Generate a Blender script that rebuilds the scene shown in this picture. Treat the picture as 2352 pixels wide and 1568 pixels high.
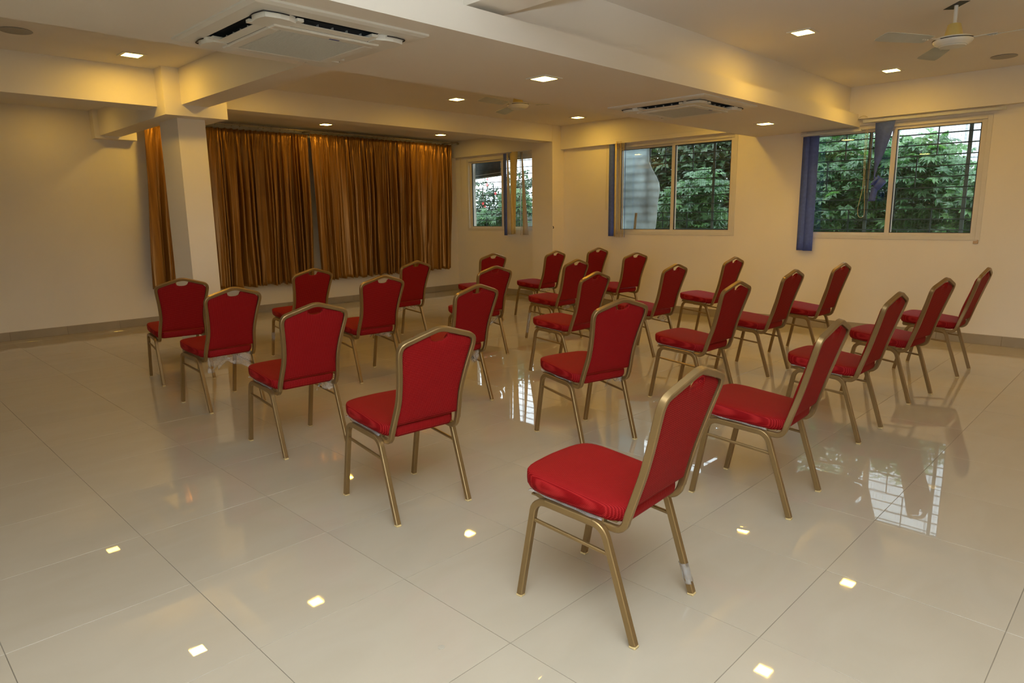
import bpy, bmesh, math, random
from mathutils import Vector, Matrix
random.seed(7)
PI = math.pi
R = math.radians
sc = bpy.context.scene
for o in list(bpy.data.objects):
    bpy.data.objects.remove(o, do_unlink=True)
COL = sc.collection

# ------------------------------------------------------------------ camera
W_PX, H_PX = 2352, 1568
F_PX = 1545.83
YAW, PITCH, ROLL = R(44.6177), R(10.633), R(0.8085)
CAM = Vector((-0.0174, -0.0180, 1.4267))
fw = Vector((math.cos(YAW) * math.cos(PITCH), math.sin(YAW) * math.cos(PITCH), -math.sin(PITCH)))
rt = Vector((math.sin(YAW), -math.cos(YAW), 0.0))
dn = fw.cross(rt)
cr, sr = math.cos(ROLL), math.sin(ROLL)
rt2, dn2 = cr * rt + sr * dn, -sr * rt + cr * dn
cam_data = bpy.data.cameras.new('camera')
cam_data.sensor_width = 36.0
cam_data.lens = F_PX / W_PX * 36.0
cam_data.clip_start, cam_data.clip_end = 0.05, 200
cam = bpy.data.objects.new('camera', cam_data)
m = Matrix((rt2, -dn2, -fw)).transposed().to_4x4()
m.translation = CAM
cam.matrix_world = m
COL.objects.link(cam)
sc.camera = cam

def project(p):
    d = Vector(p) - CAM
    z = d.dot(fw)
    if z < 0.05:
        return None
    return (W_PX / 2 + F_PX * d.dot(rt2) / z, H_PX / 2 + F_PX * d.dot(dn2) / z)

# ------------------------------------------------------------------ world, daylight, exposure
world = bpy.data.worlds.new('World')
sc.world = world
world.use_nodes = True
wn = world.node_tree
for n in list(wn.nodes):
    wn.nodes.remove(n)
w_out = wn.nodes.new('ShaderNodeOutputWorld')
w_bg = wn.nodes.new('ShaderNodeBackground')
w_bg.inputs[0].default_value = (0.80, 0.90, 1.0, 1)      # even overcast sky
w_bg.inputs[1].default_value = 4.5
wn.links.new(w_bg.outputs[0], w_out.inputs[0])

LED_COLOR = (1.0, 0.59, 0.08)
LED_STRENGTH = 104.0
FLASH_POWER = 1350.0

fl = bpy.data.lights.new('bounce_flash', 'SPOT')          # the photographer's flash, turned up to the ceiling
fl.energy = FLASH_POWER
fl.color = (0.74, 0.87, 1.0)
fl.spot_size = R(140); fl.spot_blend = 1.0
fl.shadow_soft_size = 0.04
flo = bpy.data.objects.new('bounce_flash', fl)
flo.location = (-0.06, -0.10, 1.62)
flo.rotation_euler = Vector((0.30, 0.10, 1.0)).to_track_quat('-Z', 'Y').to_euler()
COL.objects.link(flo)

sc.view_settings.view_transform = 'Standard'
sc.view_settings.look = 'None'
sc.view_settings.gamma = 1.0
sc.view_settings.use_curve_mapping = False
sc.view_settings.exposure = 0.18
sc.cycles.max_bounces = 10
sc.cycles.diffuse_bounces = 6
sc.cycles.glossy_bounces = 5
sc.cycles.transparent_max_bounces = 16
sc.cycles.caustics_reflective = False
sc.cycles.caustics_refractive = False
sc.cycles.sample_clamp_indirect = 6.0
sc.cycles.use_denoising = True

# ------------------------------------------------------------------ helpers
def new_mesh(name, bm, mat=None, smooth=False, auto=None):
    me = bpy.data.meshes.new(name)
    bm.normal_update()
    bm.to_mesh(me)
    bm.free()
    if mat is not None:
        for mm in (mat if isinstance(mat, (list, tuple)) else [mat]):
            me.materials.append(mm)
    if smooth:
        me.polygons.foreach_set('use_smooth', [True] * len(me.polygons))
        if auto is not None:
            me.set_sharp_from_angle(angle=R(auto))
    return me

def link(name, me, parent=None, loc=(0, 0, 0), rot=(0, 0, 0)):
    o = bpy.data.objects.new(name, me)
    COL.objects.link(o)
    o.location = loc
    o.rotation_euler = rot
    if parent is not None:
        o.parent = parent
    return o

def obj(name, bm, mat, parent=None, smooth=False, auto=None, loc=(0, 0, 0), rot=(0, 0, 0)):
    return link(name, new_mesh(name, bm, mat, smooth, auto), parent, loc, rot)

def tag(o, label=None, cat=None, group=None, kind=None):
    if label: o['label'] = label
    if cat: o['category'] = cat
    if group: o['group'] = group
    if kind: o['kind'] = kind
    return o

def thing(name, label, cat, loc=(0, 0, 0), rot=(0, 0, 0), group=None):
    return tag(link(name, None, None, loc, rot), label, cat, group)

def struct(name, bm, mat, parent=None, **k):
    o = obj(name, bm, mat, parent, **k)
    if parent is None:
        o['kind'] = 'structure'
    return o

def copy_tree(o, parent=None):
    c = o.copy()
    COL.objects.link(c)
    c.parent = parent
    for ch in list(o.children):
        copy_tree(ch, c)
    return c

def box(bm, x0, x1, y0, y1, z0, z1, bev=0.0, mi=0):
    if x0 > x1: x0, x1 = x1, x0
    if y0 > y1: y0, y1 = y1, y0
    if z0 > z1: z0, z1 = z1, z0
    v = [bm.verts.new((x, y, z)) for x in (x0, x1) for y in (y0, y1) for z in (z0, z1)]
    fs = [bm.faces.new([v[i] for i in q]) for q in ((0, 1, 3, 2), (4, 6, 7, 5), (0, 4, 5, 1), (2, 3, 7, 6), (0, 2, 6, 4), (1, 5, 7, 3))]
    for f in fs: f.material_index = mi
    if bev > 0:
        es = list({e for f in fs for e in f.edges})
        bmesh.ops.bevel(bm, geom=es, offset=bev, segments=1, affect='EDGES', profile=0.5)
    return v

def boxes(*args, bev=0.0):
    bm = bmesh.new()
    for a in args:
        box(bm, *a, bev=bev)
    return bm

def xform(bm, M, verts=None):
    bmesh.ops.transform(bm, matrix=M, verts=verts or bm.verts[:])

def catmull(pts, n=4, closed=False):
    pts = [Vector(p) for p in pts]
    out = []
    L = len(pts)
    rng = range(L if closed else L - 1)
    for i in rng:
        p0 = pts[(i - 1) % L] if (closed or i > 0) else pts[0]
        p1, p2 = pts[i], pts[(i + 1) % L]
        p3 = pts[(i + 2) % L] if (closed or i + 2 < L) else pts[-1]
        for k in range(n):
            t = k / n
            out.append(0.5 * ((2 * p1) + (p2 - p0) * t + (2 * p0 - 5 * p1 + 4 * p2 - p3) * t * t + (3 * p1 - p0 - 3 * p2 + p3) * t ** 3))
    if not closed:
        out.append(pts[-1])
    return out

def sweep(bm, pts, nrm, w, d, ch=0.0, caps=True):
    """square tube along a planar path; nrm = plane normal, w = width in the plane, d = depth along nrm, ch = chamfer"""
    pts = [Vector(p) for p in pts]
    nrm = Vector(nrm).normalized()
    if ch > 0:
        sec = [(-w/2+ch, -d/2), (w/2-ch, -d/2), (w/2, -d/2+ch), (w/2, d/2-ch), (w/2-ch, d/2), (-w/2+ch, d/2), (-w/2, d/2-ch), (-w/2, -d/2+ch)]
    else:
        sec = [(-w/2, -d/2), (w/2, -d/2), (w/2, d/2), (-w/2, d/2)]
    rings = []
    for i, p in enumerate(pts):
        a = (pts[i] - pts[i-1]).normalized() if i > 0 else (pts[1] - pts[0]).normalized()
        b = (pts[i+1] - pts[i]).normalized() if i + 1 < len(pts) else a
        t = (a + b).normalized()
        s = nrm.cross(t).normalized()
        k = 1.0 / max(0.4, math.cos(a.angle(b, 0) / 2))
        rings.append([bm.verts.new(p + s * u * k + nrm * v) for u, v in sec])
    n = len(sec)
    for r0, r1 in zip(rings, rings[1:]):
        for j in range(n):
            bm.faces.new((r0[j], r0[(j+1) % n], r1[(j+1) % n], r1[j]))
    if caps:
        bm.faces.new(rings[0][::-1])
        bm.faces.new(rings[-1])

def tube(bm, pts, r, n=8, caps=True):
    pts = [Vector(p) for p in pts]
    rings = []
    up = Vector((0.3, 0.2, 1)).normalized()
    for i, p in enumerate(pts):
        a = pts[max(i-1, 0)]; b = pts[min(i+1, len(pts)-1)]
        t = (b - a).normalized()
        s = t.cross(up)
        if s.length < 1e-3: s = t.cross(Vector((1, 0, 0)))
        s.normalize(); u = s.cross(t)
        rr = r[i] if isinstance(r, (list, tuple)) else r
        rings.append([bm.verts.new(p + (s * math.cos(2*PI*k/n) + u * math.sin(2*PI*k/n)) * rr) for k in range(n)])
    for r0, r1 in zip(rings, rings[1:]):
        for j in range(n):
            bm.faces.new((r0[j], r0[(j+1) % n], r1[(j+1) % n], r1[j]))
    if caps:
        bm.faces.new(rings[0][::-1]); bm.faces.new(rings[-1])

def lathe(bm, prof, n=24, mi=0):
    rings = [[bm.verts.new((r * math.cos(2*PI*k/n), r * math.sin(2*PI*k/n), z)) for k in range(n)] for r, z in prof]
    for r0, r1 in zip(rings, rings[1:]):
        for j in range(n):
            f = bm.faces.new((r0[j], r0[(j+1) % n], r1[(j+1) % n], r1[j])); f.material_index = mi
    f = bm.faces.new(rings[0][::-1]); f.material_index = mi
    f = bm.faces.new(rings[-1]); f.material_index = mi

# ------------------------------------------------------------------ materials
def mat_base(name):
    mt = bpy.data.materials.new(name)
    mt.use_nodes = True
    nt = mt.node_tree
    b = nt.nodes['Principled BSDF']
    return mt, nt, b

def N(nt, t, **k):
    n = nt.nodes.new(t)
    for a, v in k.items():
        setattr(n, a, v)
    return n

def simple(name, col, rough=0.5, metal=0.0, var=0.06, scale=6.0, bump=0.0, bscale=80.0, coords='Object', spec=0.5):
    """principled with a little procedural colour variation and relief"""
    mt, nt, b = mat_base(name)
    b.inputs['Roughness'].default_value = rough
    b.inputs['Metallic'].default_value = metal
    b.inputs['Specular IOR Level'].default_value = spec
    tc = N(nt, 'ShaderNodeTexCoord')
    no = N(nt, 'ShaderNodeTexNoise'); no.inputs['Scale'].default_value = scale; no.inputs['Detail'].default_value = 4
    nt.links.new(tc.outputs[coords], no.inputs['Vector'])
    rp = N(nt, 'ShaderNodeValToRGB')
    rp.color_ramp.elements[0].position = 0.3; rp.color_ramp.elements[1].position = 0.7
    rp.color_ramp.elements[0].color = (*[c * (1 - var) for c in col], 1)
    rp.color_ramp.elements[1].color = (*[min(1, c * (1 + var)) for c in col], 1)
    nt.links.new(no.outputs['Fac'], rp.inputs['Fac'])
    nt.links.new(rp.outputs['Color'], b.inputs['Base Color'])
    if bump > 0:
        n2 = N(nt, 'ShaderNodeTexNoise'); n2.inputs['Scale'].default_value = bscale; n2.inputs['Detail'].default_value = 3
        nt.links.new(tc.outputs[coords], n2.inputs['Vector'])
        bp = N(nt, 'ShaderNodeBump'); bp.inputs['Strength'].default_value = bump; bp.inputs['Distance'].default_value = 0.002
        nt.links.new(n2.outputs['Fac'], bp.inputs['Height'])
        nt.links.new(bp.outputs['Normal'], b.inputs['Normal'])
    return mt

M_WALL = simple('wall_paint', (0.83, 0.765, 0.655), 0.6, var=0.025, scale=1.3, bump=0.08, bscale=60)
M_CEIL = simple('ceiling_paint', (0.79, 0.745, 0.68), 0.65, var=0.02, scale=1.0, bump=0.05, bscale=60)
M_BEAM = simple('beam_paint', (0.81, 0.755, 0.665), 0.6, var=0.02, scale=1.2, bump=0.06, bscale=60)
M_SKIRT = simple('skirting_stone', (0.36, 0.30, 0.215), 0.25, var=0.08, scale=3.0)
M_GROUT = simple('grout', (0.20, 0.17, 0.13), 0.8, var=0.1)
M_GOLD = simple('gold_painted_steel', (0.285, 0.185, 0.078), 0.36, metal=0.72, var=0.04, scale=9.0)
M_GOLDPAN = simple('gold_seat_pan', (0.29, 0.19, 0.08), 0.42, metal=0.6, var=0.05)
M_CAP = simple('pale_foot_cap', (0.62, 0.47, 0.22), 0.35, var=0.1)
M_FRAME = simple('cream_window_frame', (0.70, 0.655, 0.58), 0.35, var=0.03)
M_GASKET = simple('black_gasket', (0.02, 0.02, 0.022), 0.5)
M_RAIL = simple('blind_rail', (0.66, 0.655, 0.62), 0.35, var=0.03)
M_BLUE = simple('blue_blind_fabric', (0.085, 0.135, 0.46), 0.75, var=0.1, scale=30, bump=0.15, bscale=300)
M_YELLOW = simple('cream_blind_fabric', (0.82, 0.66, 0.30), 0.75, var=0.06, scale=30, bump=0.15, bscale=300)
M_CREAMV = simple('soiled_cream_fabric', (0.62, 0.57, 0.50), 0.75, var=0.12, scale=5, bump=0.15, bscale=300)
M_CORD = simple('yellowed_cord', (0.62, 0.52, 0.26), 0.6)
M_ACW = simple('ivory_plastic', (0.74, 0.72, 0.65), 0.4, var=0.02)
M_ACG = simple('grey_grille', (0.58, 0.575, 0.52), 0.6, var=0.05, scale=90, bump=0.3, bscale=220)
M_ACD = simple('dark_slot', (0.025, 0.027, 0.03), 0.6)
M_LABEL = simple('blue_sticker', (0.05, 0.07, 0.25), 0.5)
M_FANW = simple('fan_white_enamel', (0.74, 0.72, 0.66), 0.3, var=0.03)
M_FANY = simple('fan_yellowed_canopy', (0.62, 0.49, 0.17), 0.4, var=0.06)
M_FANB = simple('fan_blade_grey', (0.50, 0.52, 0.47), 0.35, var=0.1, scale=4)
M_BLACK = simple('black', (0.015, 0.015, 0.017), 0.5)
M_SPK = simple('speaker_grille', (0.36, 0.34, 0.30), 0.6, var=0.15, scale=200)
M_STEEL = simple('curtain_rod_steel', (0.42, 0.36, 0.26), 0.3, metal=0.9)
M_GRILL = simple('green_grill_paint', (0.018, 0.040, 0.042), 0.45, var=0.15)
M_POST = simple('grill_post_paint', (0.075, 0.115, 0.125), 0.4, var=0.1)
M_MESH = simple('wire_mesh', (0.035, 0.045, 0.045), 0.5)
M_TRUNK = simple('bark', (0.10, 0.085, 0.055), 0.85, var=0.3, scale=12, bump=0.4, bscale=40)
M_SLAB = simple('grey_weathered_sheet', (0.66, 0.72, 0.73), 0.6, var=0.28, scale=3.0, bump=0.2, bscale=20)
def add_translucency(mt, col, f):
    nt = mt.node_tree; b = nt.nodes['Principled BSDF']; out = nt.nodes['Material Output']
    tr = N(nt, 'ShaderNodeBsdfTranslucent'); tr.inputs[0].default_value = (*col, 1)
    src = b.inputs['Base Color'].links[0].from_socket
    nt.links.new(src, tr.inputs[0])
    mx = N(nt, 'ShaderNodeMixShader'); mx.inputs[0].default_value = f
    nt.links.new(b.outputs[0], mx.inputs[1]); nt.links.new(tr.outputs[0], mx.inputs[2]); nt.links.new(mx.outputs[0], out.inputs[0])
add_translucency(M_SLAB, (0.4, 0.45, 0.45), 0.7)
M_STICK = simple('raw_wood', (0.55, 0.40, 0.25), 0.7, var=0.15)
M_RED = simple('hibiscus_red', (0.75, 0.02, 0.03), 0.5)
M_BLDG = simple('white_building', (0.78, 0.80, 0.81), 0.7, var=0.05, scale=2)
M_SOIL = simple('garden_soil', (0.05, 0.06, 0.035), 0.9, var=0.3, scale=4)
M_NET = simple('dark_panel', (0.06, 0.065, 0.06), 0.5, var=0.4, scale=7)
M_PALE = simple('pale_frame', (0.62, 0.62, 0.60), 0.5)

def led_mat(f=1.0):
    mt = bpy.data.materials.new('led_diffuser'); mt.use_nodes = True
    nt = mt.node_tree
    for n in list(nt.nodes): nt.nodes.remove(n)
    o = N(nt, 'ShaderNodeOutputMaterial'); e = N(nt, 'ShaderNodeEmission')
    e.inputs[0].default_value = (*LED_COLOR, 1); e.inputs[1].default_value = LED_STRENGTH * f
    nt.links.new(e.outputs[0], o.inputs[0])
    return mt
M_LED = led_mat()
M_LED_DIM = led_mat(0.4)      # same panel turned down so the far left wall stays darker

def tile_mat():
    mt, nt, b = mat_base('polished_vitrified_tile')
    geo = N(nt, 'ShaderNodeNewGeometry')
    oi = N(nt, 'ShaderNodeObjectInfo')
    mp = N(nt, 'ShaderNodeVectorMath'); mp.operation = 'MULTIPLY'; mp.inputs[1].default_value = (0.9, 2.0, 1)
    nt.links.new(geo.outputs['Position'], mp.inputs[0])
    no = N(nt, 'ShaderNodeTexNoise'); no.inputs['Scale'].default_value = 2.2; no.inputs['Detail'].default_value = 7; no.inputs['Roughness'].default_value = 0.55; no.inputs['Distortion'].default_value = 0.8
    nt.links.new(mp.outputs[0], no.inputs['Vector'])
    rp = N(nt, 'ShaderNodeValToRGB')
    rp.color_ramp.elements[0].position = 0.3; rp.color_ramp.elements[0].color = (0.435, 0.378, 0.292, 1)
    rp.color_ramp.elements[1].position = 0.72; rp.color_ramp.elements[1].color = (0.458, 0.402, 0.318, 1)
    nt.links.new(no.outputs['Fac'], rp.inputs['Fac'])
    hv = N(nt, 'ShaderNodeHueSaturation')
    mr = N(nt, 'ShaderNodeMapRange'); mr.inputs['To Min'].default_value = 0.97; mr.inputs['To Max'].default_value = 1.03
    nt.links.new(oi.outputs['Random'], mr.inputs['Value'])
    nt.links.new(mr.outputs[0], hv.inputs['Value'])
    nt.links.new(rp.outputs[0], hv.inputs['Color'])
    nt.links.new(hv.outputs[0], b.inputs['Base Color'])
    n2 = N(nt, 'ShaderNodeTexNoise'); n2.inputs['Scale'].default_value = 9; n2.inputs['Detail'].default_value = 4
    nt.links.new(geo.outputs['Position'], n2.inputs['Vector'])
    m2 = N(nt, 'ShaderNodeMapRange'); m2.inputs['From Min'].default_value = 0.35; m2.inputs['From Max'].default_value = 0.7; m2.inputs['To Min'].default_value = 0.012; m2.inputs['To Max'].default_value = 0.032
    nt.links.new(n2.outputs['Fac'], m2.inputs['Value'])
    nt.links.new(m2.outputs[0], b.inputs['Roughness'])
    b.inputs['IOR'].default_value = 1.55
    n3 = N(nt, 'ShaderNodeTexNoise'); n3.inputs['Scale'].default_value = 3.5; n3.inputs['Detail'].default_value = 1
    nt.links.new(geo.outputs['Position'], n3.inputs['Vector'])
    bp = N(nt, 'ShaderNodeBump'); bp.inputs['Strength'].default_value = 0.006; bp.inputs['Distance'].default_value = 0.02
    nt.links.new(n3.outputs['Fac'], bp.inputs['Height'])
    nt.links.new(bp.outputs['Normal'], b.inputs['Normal'])
    return mt
M_TILE = tile_mat()

def fabric_mat():
    """red jacquard with small raised dots on a diagonal grid"""
    mt, nt, b = mat_base('red_dotted_jacquard')
    tc = N(nt, 'ShaderNodeTexCoord')
    sep = N(nt, 'ShaderNodeSeparateXYZ'); nt.links.new(tc.outputs['Object'], sep.inputs[0])
    def math_(op, a, c=None):
        n = N(nt, 'ShaderNodeMath'); n.operation = op
        for i, v in enumerate((a, c)):
            if v is None: continue
            if isinstance(v, (int, float)): n.inputs[i].default_value = v
            else: nt.links.new(v, n.inputs[i])
        return n.outputs[0]
    P = 2 * PI / 0.0118
    yz = math_('ADD', sep.outputs['Y'], math_('MULTIPLY', sep.outputs['Z'], 1.0))
    a = math_('SINE', math_('MULTIPLY', math_('ADD', sep.outputs['X'], yz), P))
    c = math_('SINE', math_('MULTIPLY', math_('SUBTRACT', sep.outputs['X'], yz), P))
    h = math_('MULTIPLY', a, c)
    mr = N(nt, 'ShaderNodeMapRange'); mr.inputs['From Min'].default_value = 0.25; mr.inputs['From Max'].default_value = 0.8
    nt.links.new(h, mr.inputs['Value'])
    mx = N(nt, 'ShaderNodeMix'); mx.data_type = 'RGBA'
    mx.inputs[6].default_value = (0.195, 0.0026, 0.0038, 1); mx.inputs[7].default_value = (0.44, 0.028, 0.026, 1)
    nt.links.new(mr.outputs[0], mx.inputs[0])
    nt.links.new(mx.outputs[2], b.inputs['Base Color'])
    b.inputs['Roughness'].default_value = 0.62
    b.inputs['Specular IOR Level'].default_value = 0.10
    b.inputs['Sheen Weight'].default_value = 0.0
    b.inputs['Sheen Roughness'].default_value = 0.4
    b.inputs['Sheen Tint'].default_value = (1.0, 0.35, 0.35, 1)
    bp = N(nt, 'ShaderNodeBump'); bp.inputs['Strength'].default_value = 0.35; bp.inputs['Distance'].default_value = 0.0012
    nt.links.new(h, bp.inputs['Height']); nt.links.new(bp.outputs['Normal'], b.inputs['Normal'])
    return mt
M_FABRIC = fabric_mat()

def curtain_mat():
    mt, nt, b = mat_base('bronze_satin')
    tc = N(nt, 'ShaderNodeTexCoord')
    mp = N(nt, 'ShaderNodeMapping'); mp.inputs['Scale'].default_value = (60, 60, 0.8)
    nt.links.new(tc.outputs['Object'], mp.inputs['Vector'])
    no = N(nt, 'ShaderNodeTexNoise'); no.inputs['Scale'].default_value = 1.0; no.inputs['Detail'].default_value = 5
    nt.links.new(mp.outputs[0], no.inputs['Vector'])
    rp = N(nt, 'ShaderNodeValToRGB')
    rp.color_ramp.elements[0].position = 0.3; rp.color_ramp.elements[0].color = (0.215, 0.092, 0.012, 1)
    rp.color_ramp.elements[1].position = 0.75; rp.color_ramp.elements[1].color = (0.40, 0.185, 0.028, 1)
    nt.links.new(no.outputs['Fac'], rp.inputs['Fac'])
    nt.links.new(rp.outputs[0], b.inputs['Base Color'])
    b.inputs['Roughness'].default_value = 0.33
    b.inputs['Metallic'].default_value = 0.5
    b.inputs['Sheen Weight'].default_value = 0.15
    return mt
M_CURT = curtain_mat()

def clear_mat(name, tint, refl, rough, frost=0.0):
    """thin clear sheet: see-through with a fresnel gloss"""
    mt = bpy.data.materials.new(name); mt.use_nodes = True
    nt = mt.node_tree
    for n in list(nt.nodes): nt.nodes.remove(n)
    o = N(nt, 'ShaderNodeOutputMaterial')
    t = N(nt, 'ShaderNodeBsdfTransparent'); t.inputs[0].default_value = (*tint, 1)
    g = N(nt, 'ShaderNodeBsdfGlossy'); g.inputs[0].default_value = (1, 1, 1, 1); g.inputs['Roughness'].default_value = rough
    geo = N(nt, 'ShaderNodeNewGeometry')
    dt = N(nt, 'ShaderNodeVectorMath'); dt.operation = 'DOT_PRODUCT'
    nt.links.new(geo.outputs['Normal'], dt.inputs[0]); nt.links.new(geo.outputs['Incoming'], dt.inputs[1])
    last = dt.outputs['Value']
    for op, v in (('ABSOLUTE', None), ('SUBTRACT', 1.0), ('ABSOLUTE', None), ('POWER', 5.0), ('MULTIPLY_ADD', 1 - refl)):
        mth = N(nt, 'ShaderNodeMath'); mth.operation = op
        nt.links.new(last, mth.inputs[0])
        if v is not None: mth.inputs[1].default_value = v
        if op == 'MULTIPLY_ADD': mth.inputs[2].default_value = refl
        last = mth.outputs[0]
    fr = mth
    mx = N(nt, 'ShaderNodeMixShader')
    nt.links.new(fr.outputs[0], mx.inputs[0]); nt.links.new(t.outputs[0], mx.inputs[1]); nt.links.new(g.outputs[0], mx.inputs[2])
    last = mx
    if frost > 0:
        no = N(nt, 'ShaderNodeTexNoise'); no.inputs['Scale'].default_value = 30; no.inputs['Detail'].default_value = 4
        tc = N(nt, 'ShaderNodeTexCoord'); nt.links.new(tc.outputs['Object'], no.inputs['Vector'])
        mr = N(nt, 'ShaderNodeMapRange'); mr.inputs['From Min'].default_value = 0.42; mr.inputs['From Max'].default_value = 0.72; mr.inputs['To Min'].default_value = frost * 0.3; mr.inputs['To Max'].default_value = frost
        nt.links.new(no.outputs['Fac'], mr.inputs['Value'])
        d = N(nt, 'ShaderNodeBsdfDiffuse'); d.inputs[0].default_value = (0.85, 0.84, 0.82, 1)
        m3 = N(nt, 'ShaderNodeMixShader')
        nt.links.new(mr.outputs[0], m3.inputs[0]); nt.links.new(mx.outputs[0], m3.inputs[1]); nt.links.new(d.outputs[0], m3.inputs[2])
        last = m3
    nt.links.new(last.outputs[0], o.inputs[0])
    return mt
M_GLASS = clear_mat('window_glass', (0.95, 0.975, 0.965), 0.032, 0.0)
M_FILM = clear_mat('clear_plastic_film', (0.95, 0.95, 0.95), 0.05, 0.12, frost=0.30)

def leaf_mat(name, c0, c1, rough=0.32):
    mt, nt, b = mat_base(name)
    geo = N(nt, 'ShaderNodeNewGeometry')
    rp = N(nt, 'ShaderNodeValToRGB')
    rp.color_ramp.elements[0].color = (*c0, 1); rp.color_ramp.elements[1].color = (*c1, 1)
    nt.links.new(geo.outputs['Random Per Island'], rp.inputs['Fac'])
    nt.links.new(rp.outputs[0], b.inputs['Base Color'])
    b.inputs['Roughness'].default_value = rough
    b.inputs['Specular IOR Level'].default_value = 0.7
    tr = N(nt, 'ShaderNodeBsdfTranslucent')
    hv = N(nt, 'ShaderNodeHueSaturation'); hv.inputs['Value'].default_value = 1.2; hv.inputs['Saturation'].default_value = 1.15
    nt.links.new(rp.outputs[0], hv.inputs['Color']); nt.links.new(hv.outputs[0], tr.inputs[0])
    mx = N(nt, 'ShaderNodeMixShader'); mx.inputs[0].default_value = 0.35
    out = nt.nodes['Material Output']
    nt.links.new(b.outputs[0], mx.inputs[1]); nt.links.new(tr.outputs[0], mx.inputs[2]); nt.links.new(mx.outputs[0], out.inputs[0])
    return mt
M_LEAF = leaf_mat('palmate_leaf', (0.055, 0.145, 0.060), (0.135, 0.285, 0.085))
M_LEAFD = leaf_mat('dark_leaf', (0.020, 0.052, 0.018), (0.060, 0.120, 0.034), 0.40)

# ------------------------------------------------------------------ room shell
Y_CUR, X_WIN, X_ALC = 10.05, 8.53, 8.72
X_LEFT, Y_BACK = -3.4, -3.0
Z_CEIL = 2.80

# floor: a grout bed with every tile a piece of its own
floor = struct('floor', boxes((X_LEFT - 0.2, X_ALC + 0.2, Y_BACK - 0.2, Y_CUR + 0.2, -0.25, -0.0016)), M_GROUT)
TX0, TY0, TSX, TSY = 0.828, 2.634, 0.6045, 0.5965
JOINT = 0.0022
bm = bmesh.new()
box(bm, JOINT/2, TSX - JOINT/2, JOINT/2, TSY - JOINT/2, -0.012, 0.0, bev=0.0007)
tile_me = new_mesh('tile', bm, M_TILE)
cells = []
for i in range(-8, 15):
    for j in range(-11, 14):
        x, y = TX0 + i * TSX, TY0 + j * TSY
        if x + TSX < X_LEFT - 0.1 or x > X_ALC + 0.1 or y + TSY < Y_BACK - 0.1 or y > Y_CUR + 0.1:
            continue
        best = None
        for a in (0.05, 0.5, 0.95):
            for c in (0.05, 0.5, 0.95):
                p = project((x + a * TSX, y + c * TSY, 0))
                if p and -20 < p[0] < W_PX + 20 and -20 < p[1] < H_PX + 20:
                    best = 1
        d = math.hypot(x + TSX/2, y + TSY/2)
        cells.append((0 if best else 1, d, x, y))
cells.sort()
rest = bmesh.new()
rt_ = random.Random(3)
for k, (hid, d, x, y) in enumerate(cells):
    if k < 290 and not hid:
        o = link('tile', tile_me, floor, (x, y, rt_.uniform(-0.0002, 0.0)), (rt_.uniform(-1, 1) * 0.0006, rt_.uniform(-1, 1) * 0.0006, 0))
    else:
        box(rest, x + JOINT/2, x + TSX - JOINT/2, y + JOINT/2, y + TSY - JOINT/2, -0.012, 0.0, bev=0.0007)
if len(rest.verts):
    o = obj('tile', rest, M_TILE, floor); o['kind'] = 'stuff'

struct('ceiling', boxes((X_LEFT - 0.2, X_ALC + 0.3, Y_BACK - 0.2, Y_CUR + 0.2, Z_CEIL, Z_CEIL + 0.15)), M_CEIL)
struct('wall_left', boxes((X_LEFT - 0.2, X_ALC + 0.25, Y_CUR, Y_CUR + 0.2, -0.2, Z_CEIL + 0.1)), M_WALL)

def wall_x(name, x0, x1, y0, y1, holes):
    """wall across x0..x1 from y0 to y1 with window openings (ya, yb, za, zb)"""
    bm = bmesh.new()
    y = y0
    for ya, yb, za, zb in sorted(holes):
        box(bm, x0, x1, y, ya, -0.2, Z_CEIL + 0.1)
        box(bm, x0, x1, ya, yb, -0.2, za)
        box(bm, x0, x1, ya, yb, zb, Z_CEIL + 0.1)
        y = yb
    box(bm, x0, x1, y, y1, -0.2, Z_CEIL + 0.1)
    return struct(name, bm, M_WALL)

W3 = (1.485, 3.36, 1.095, 2.375)
W2 = (4.235, 6.20, 1.115, 2.43)
W1 = (7.90, 9.74, 1.15, 2.46)
wall_x('wall_right', X_WIN, X_WIN + 0.22, Y_BACK - 0.2, 7.2, [W3, W2])
wall_x('wall_alcove', X_ALC, X_ALC + 0.22, 7.4, Y_CUR, [W1])
def wall_open(name, boxes_):
    bm = bmesh.new()
    for q in boxes_: box(bm, *q)
    return struct(name, bm, M_WALL)
SA, SB = -2.7, 1.1
wall_open('wall_side', [(X_LEFT - 0.2, X_LEFT, Y_BACK - 0.2, SA, -0.2, 2.9), (X_LEFT - 0.2, X_LEFT, SB, Y_CUR + 0.2, -0.2, 2.9),
                        (X_LEFT - 0.2, X_LEFT, SA, SB, 2.35, 2.9), (X_LEFT - 0.2, X_LEFT, SA, SB, -0.2, 0.0)])
wall_open('wall_back', [(X_LEFT - 0.2, X_WIN + 0.2, Y_BACK - 0.2, Y_BACK, -0.2, 2.9)])
dr = tag(link('door_1', None), kind='structure')          # glazed doors left of the camera
bm = bmesh.new()
for k in range(4):
    y = SA + k * (SB - SA - 0.06) / 3
    box(bm, X_LEFT - 0.12, X_LEFT - 0.04, y, y + 0.06, 0.0, 2.35)
for z in (0.0, 2.29):
    box(bm, X_LEFT - 0.12, X_LEFT - 0.04, SA, SB, z, z + 0.06)
obj('door_frame', bm, M_FRAME, dr)

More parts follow.
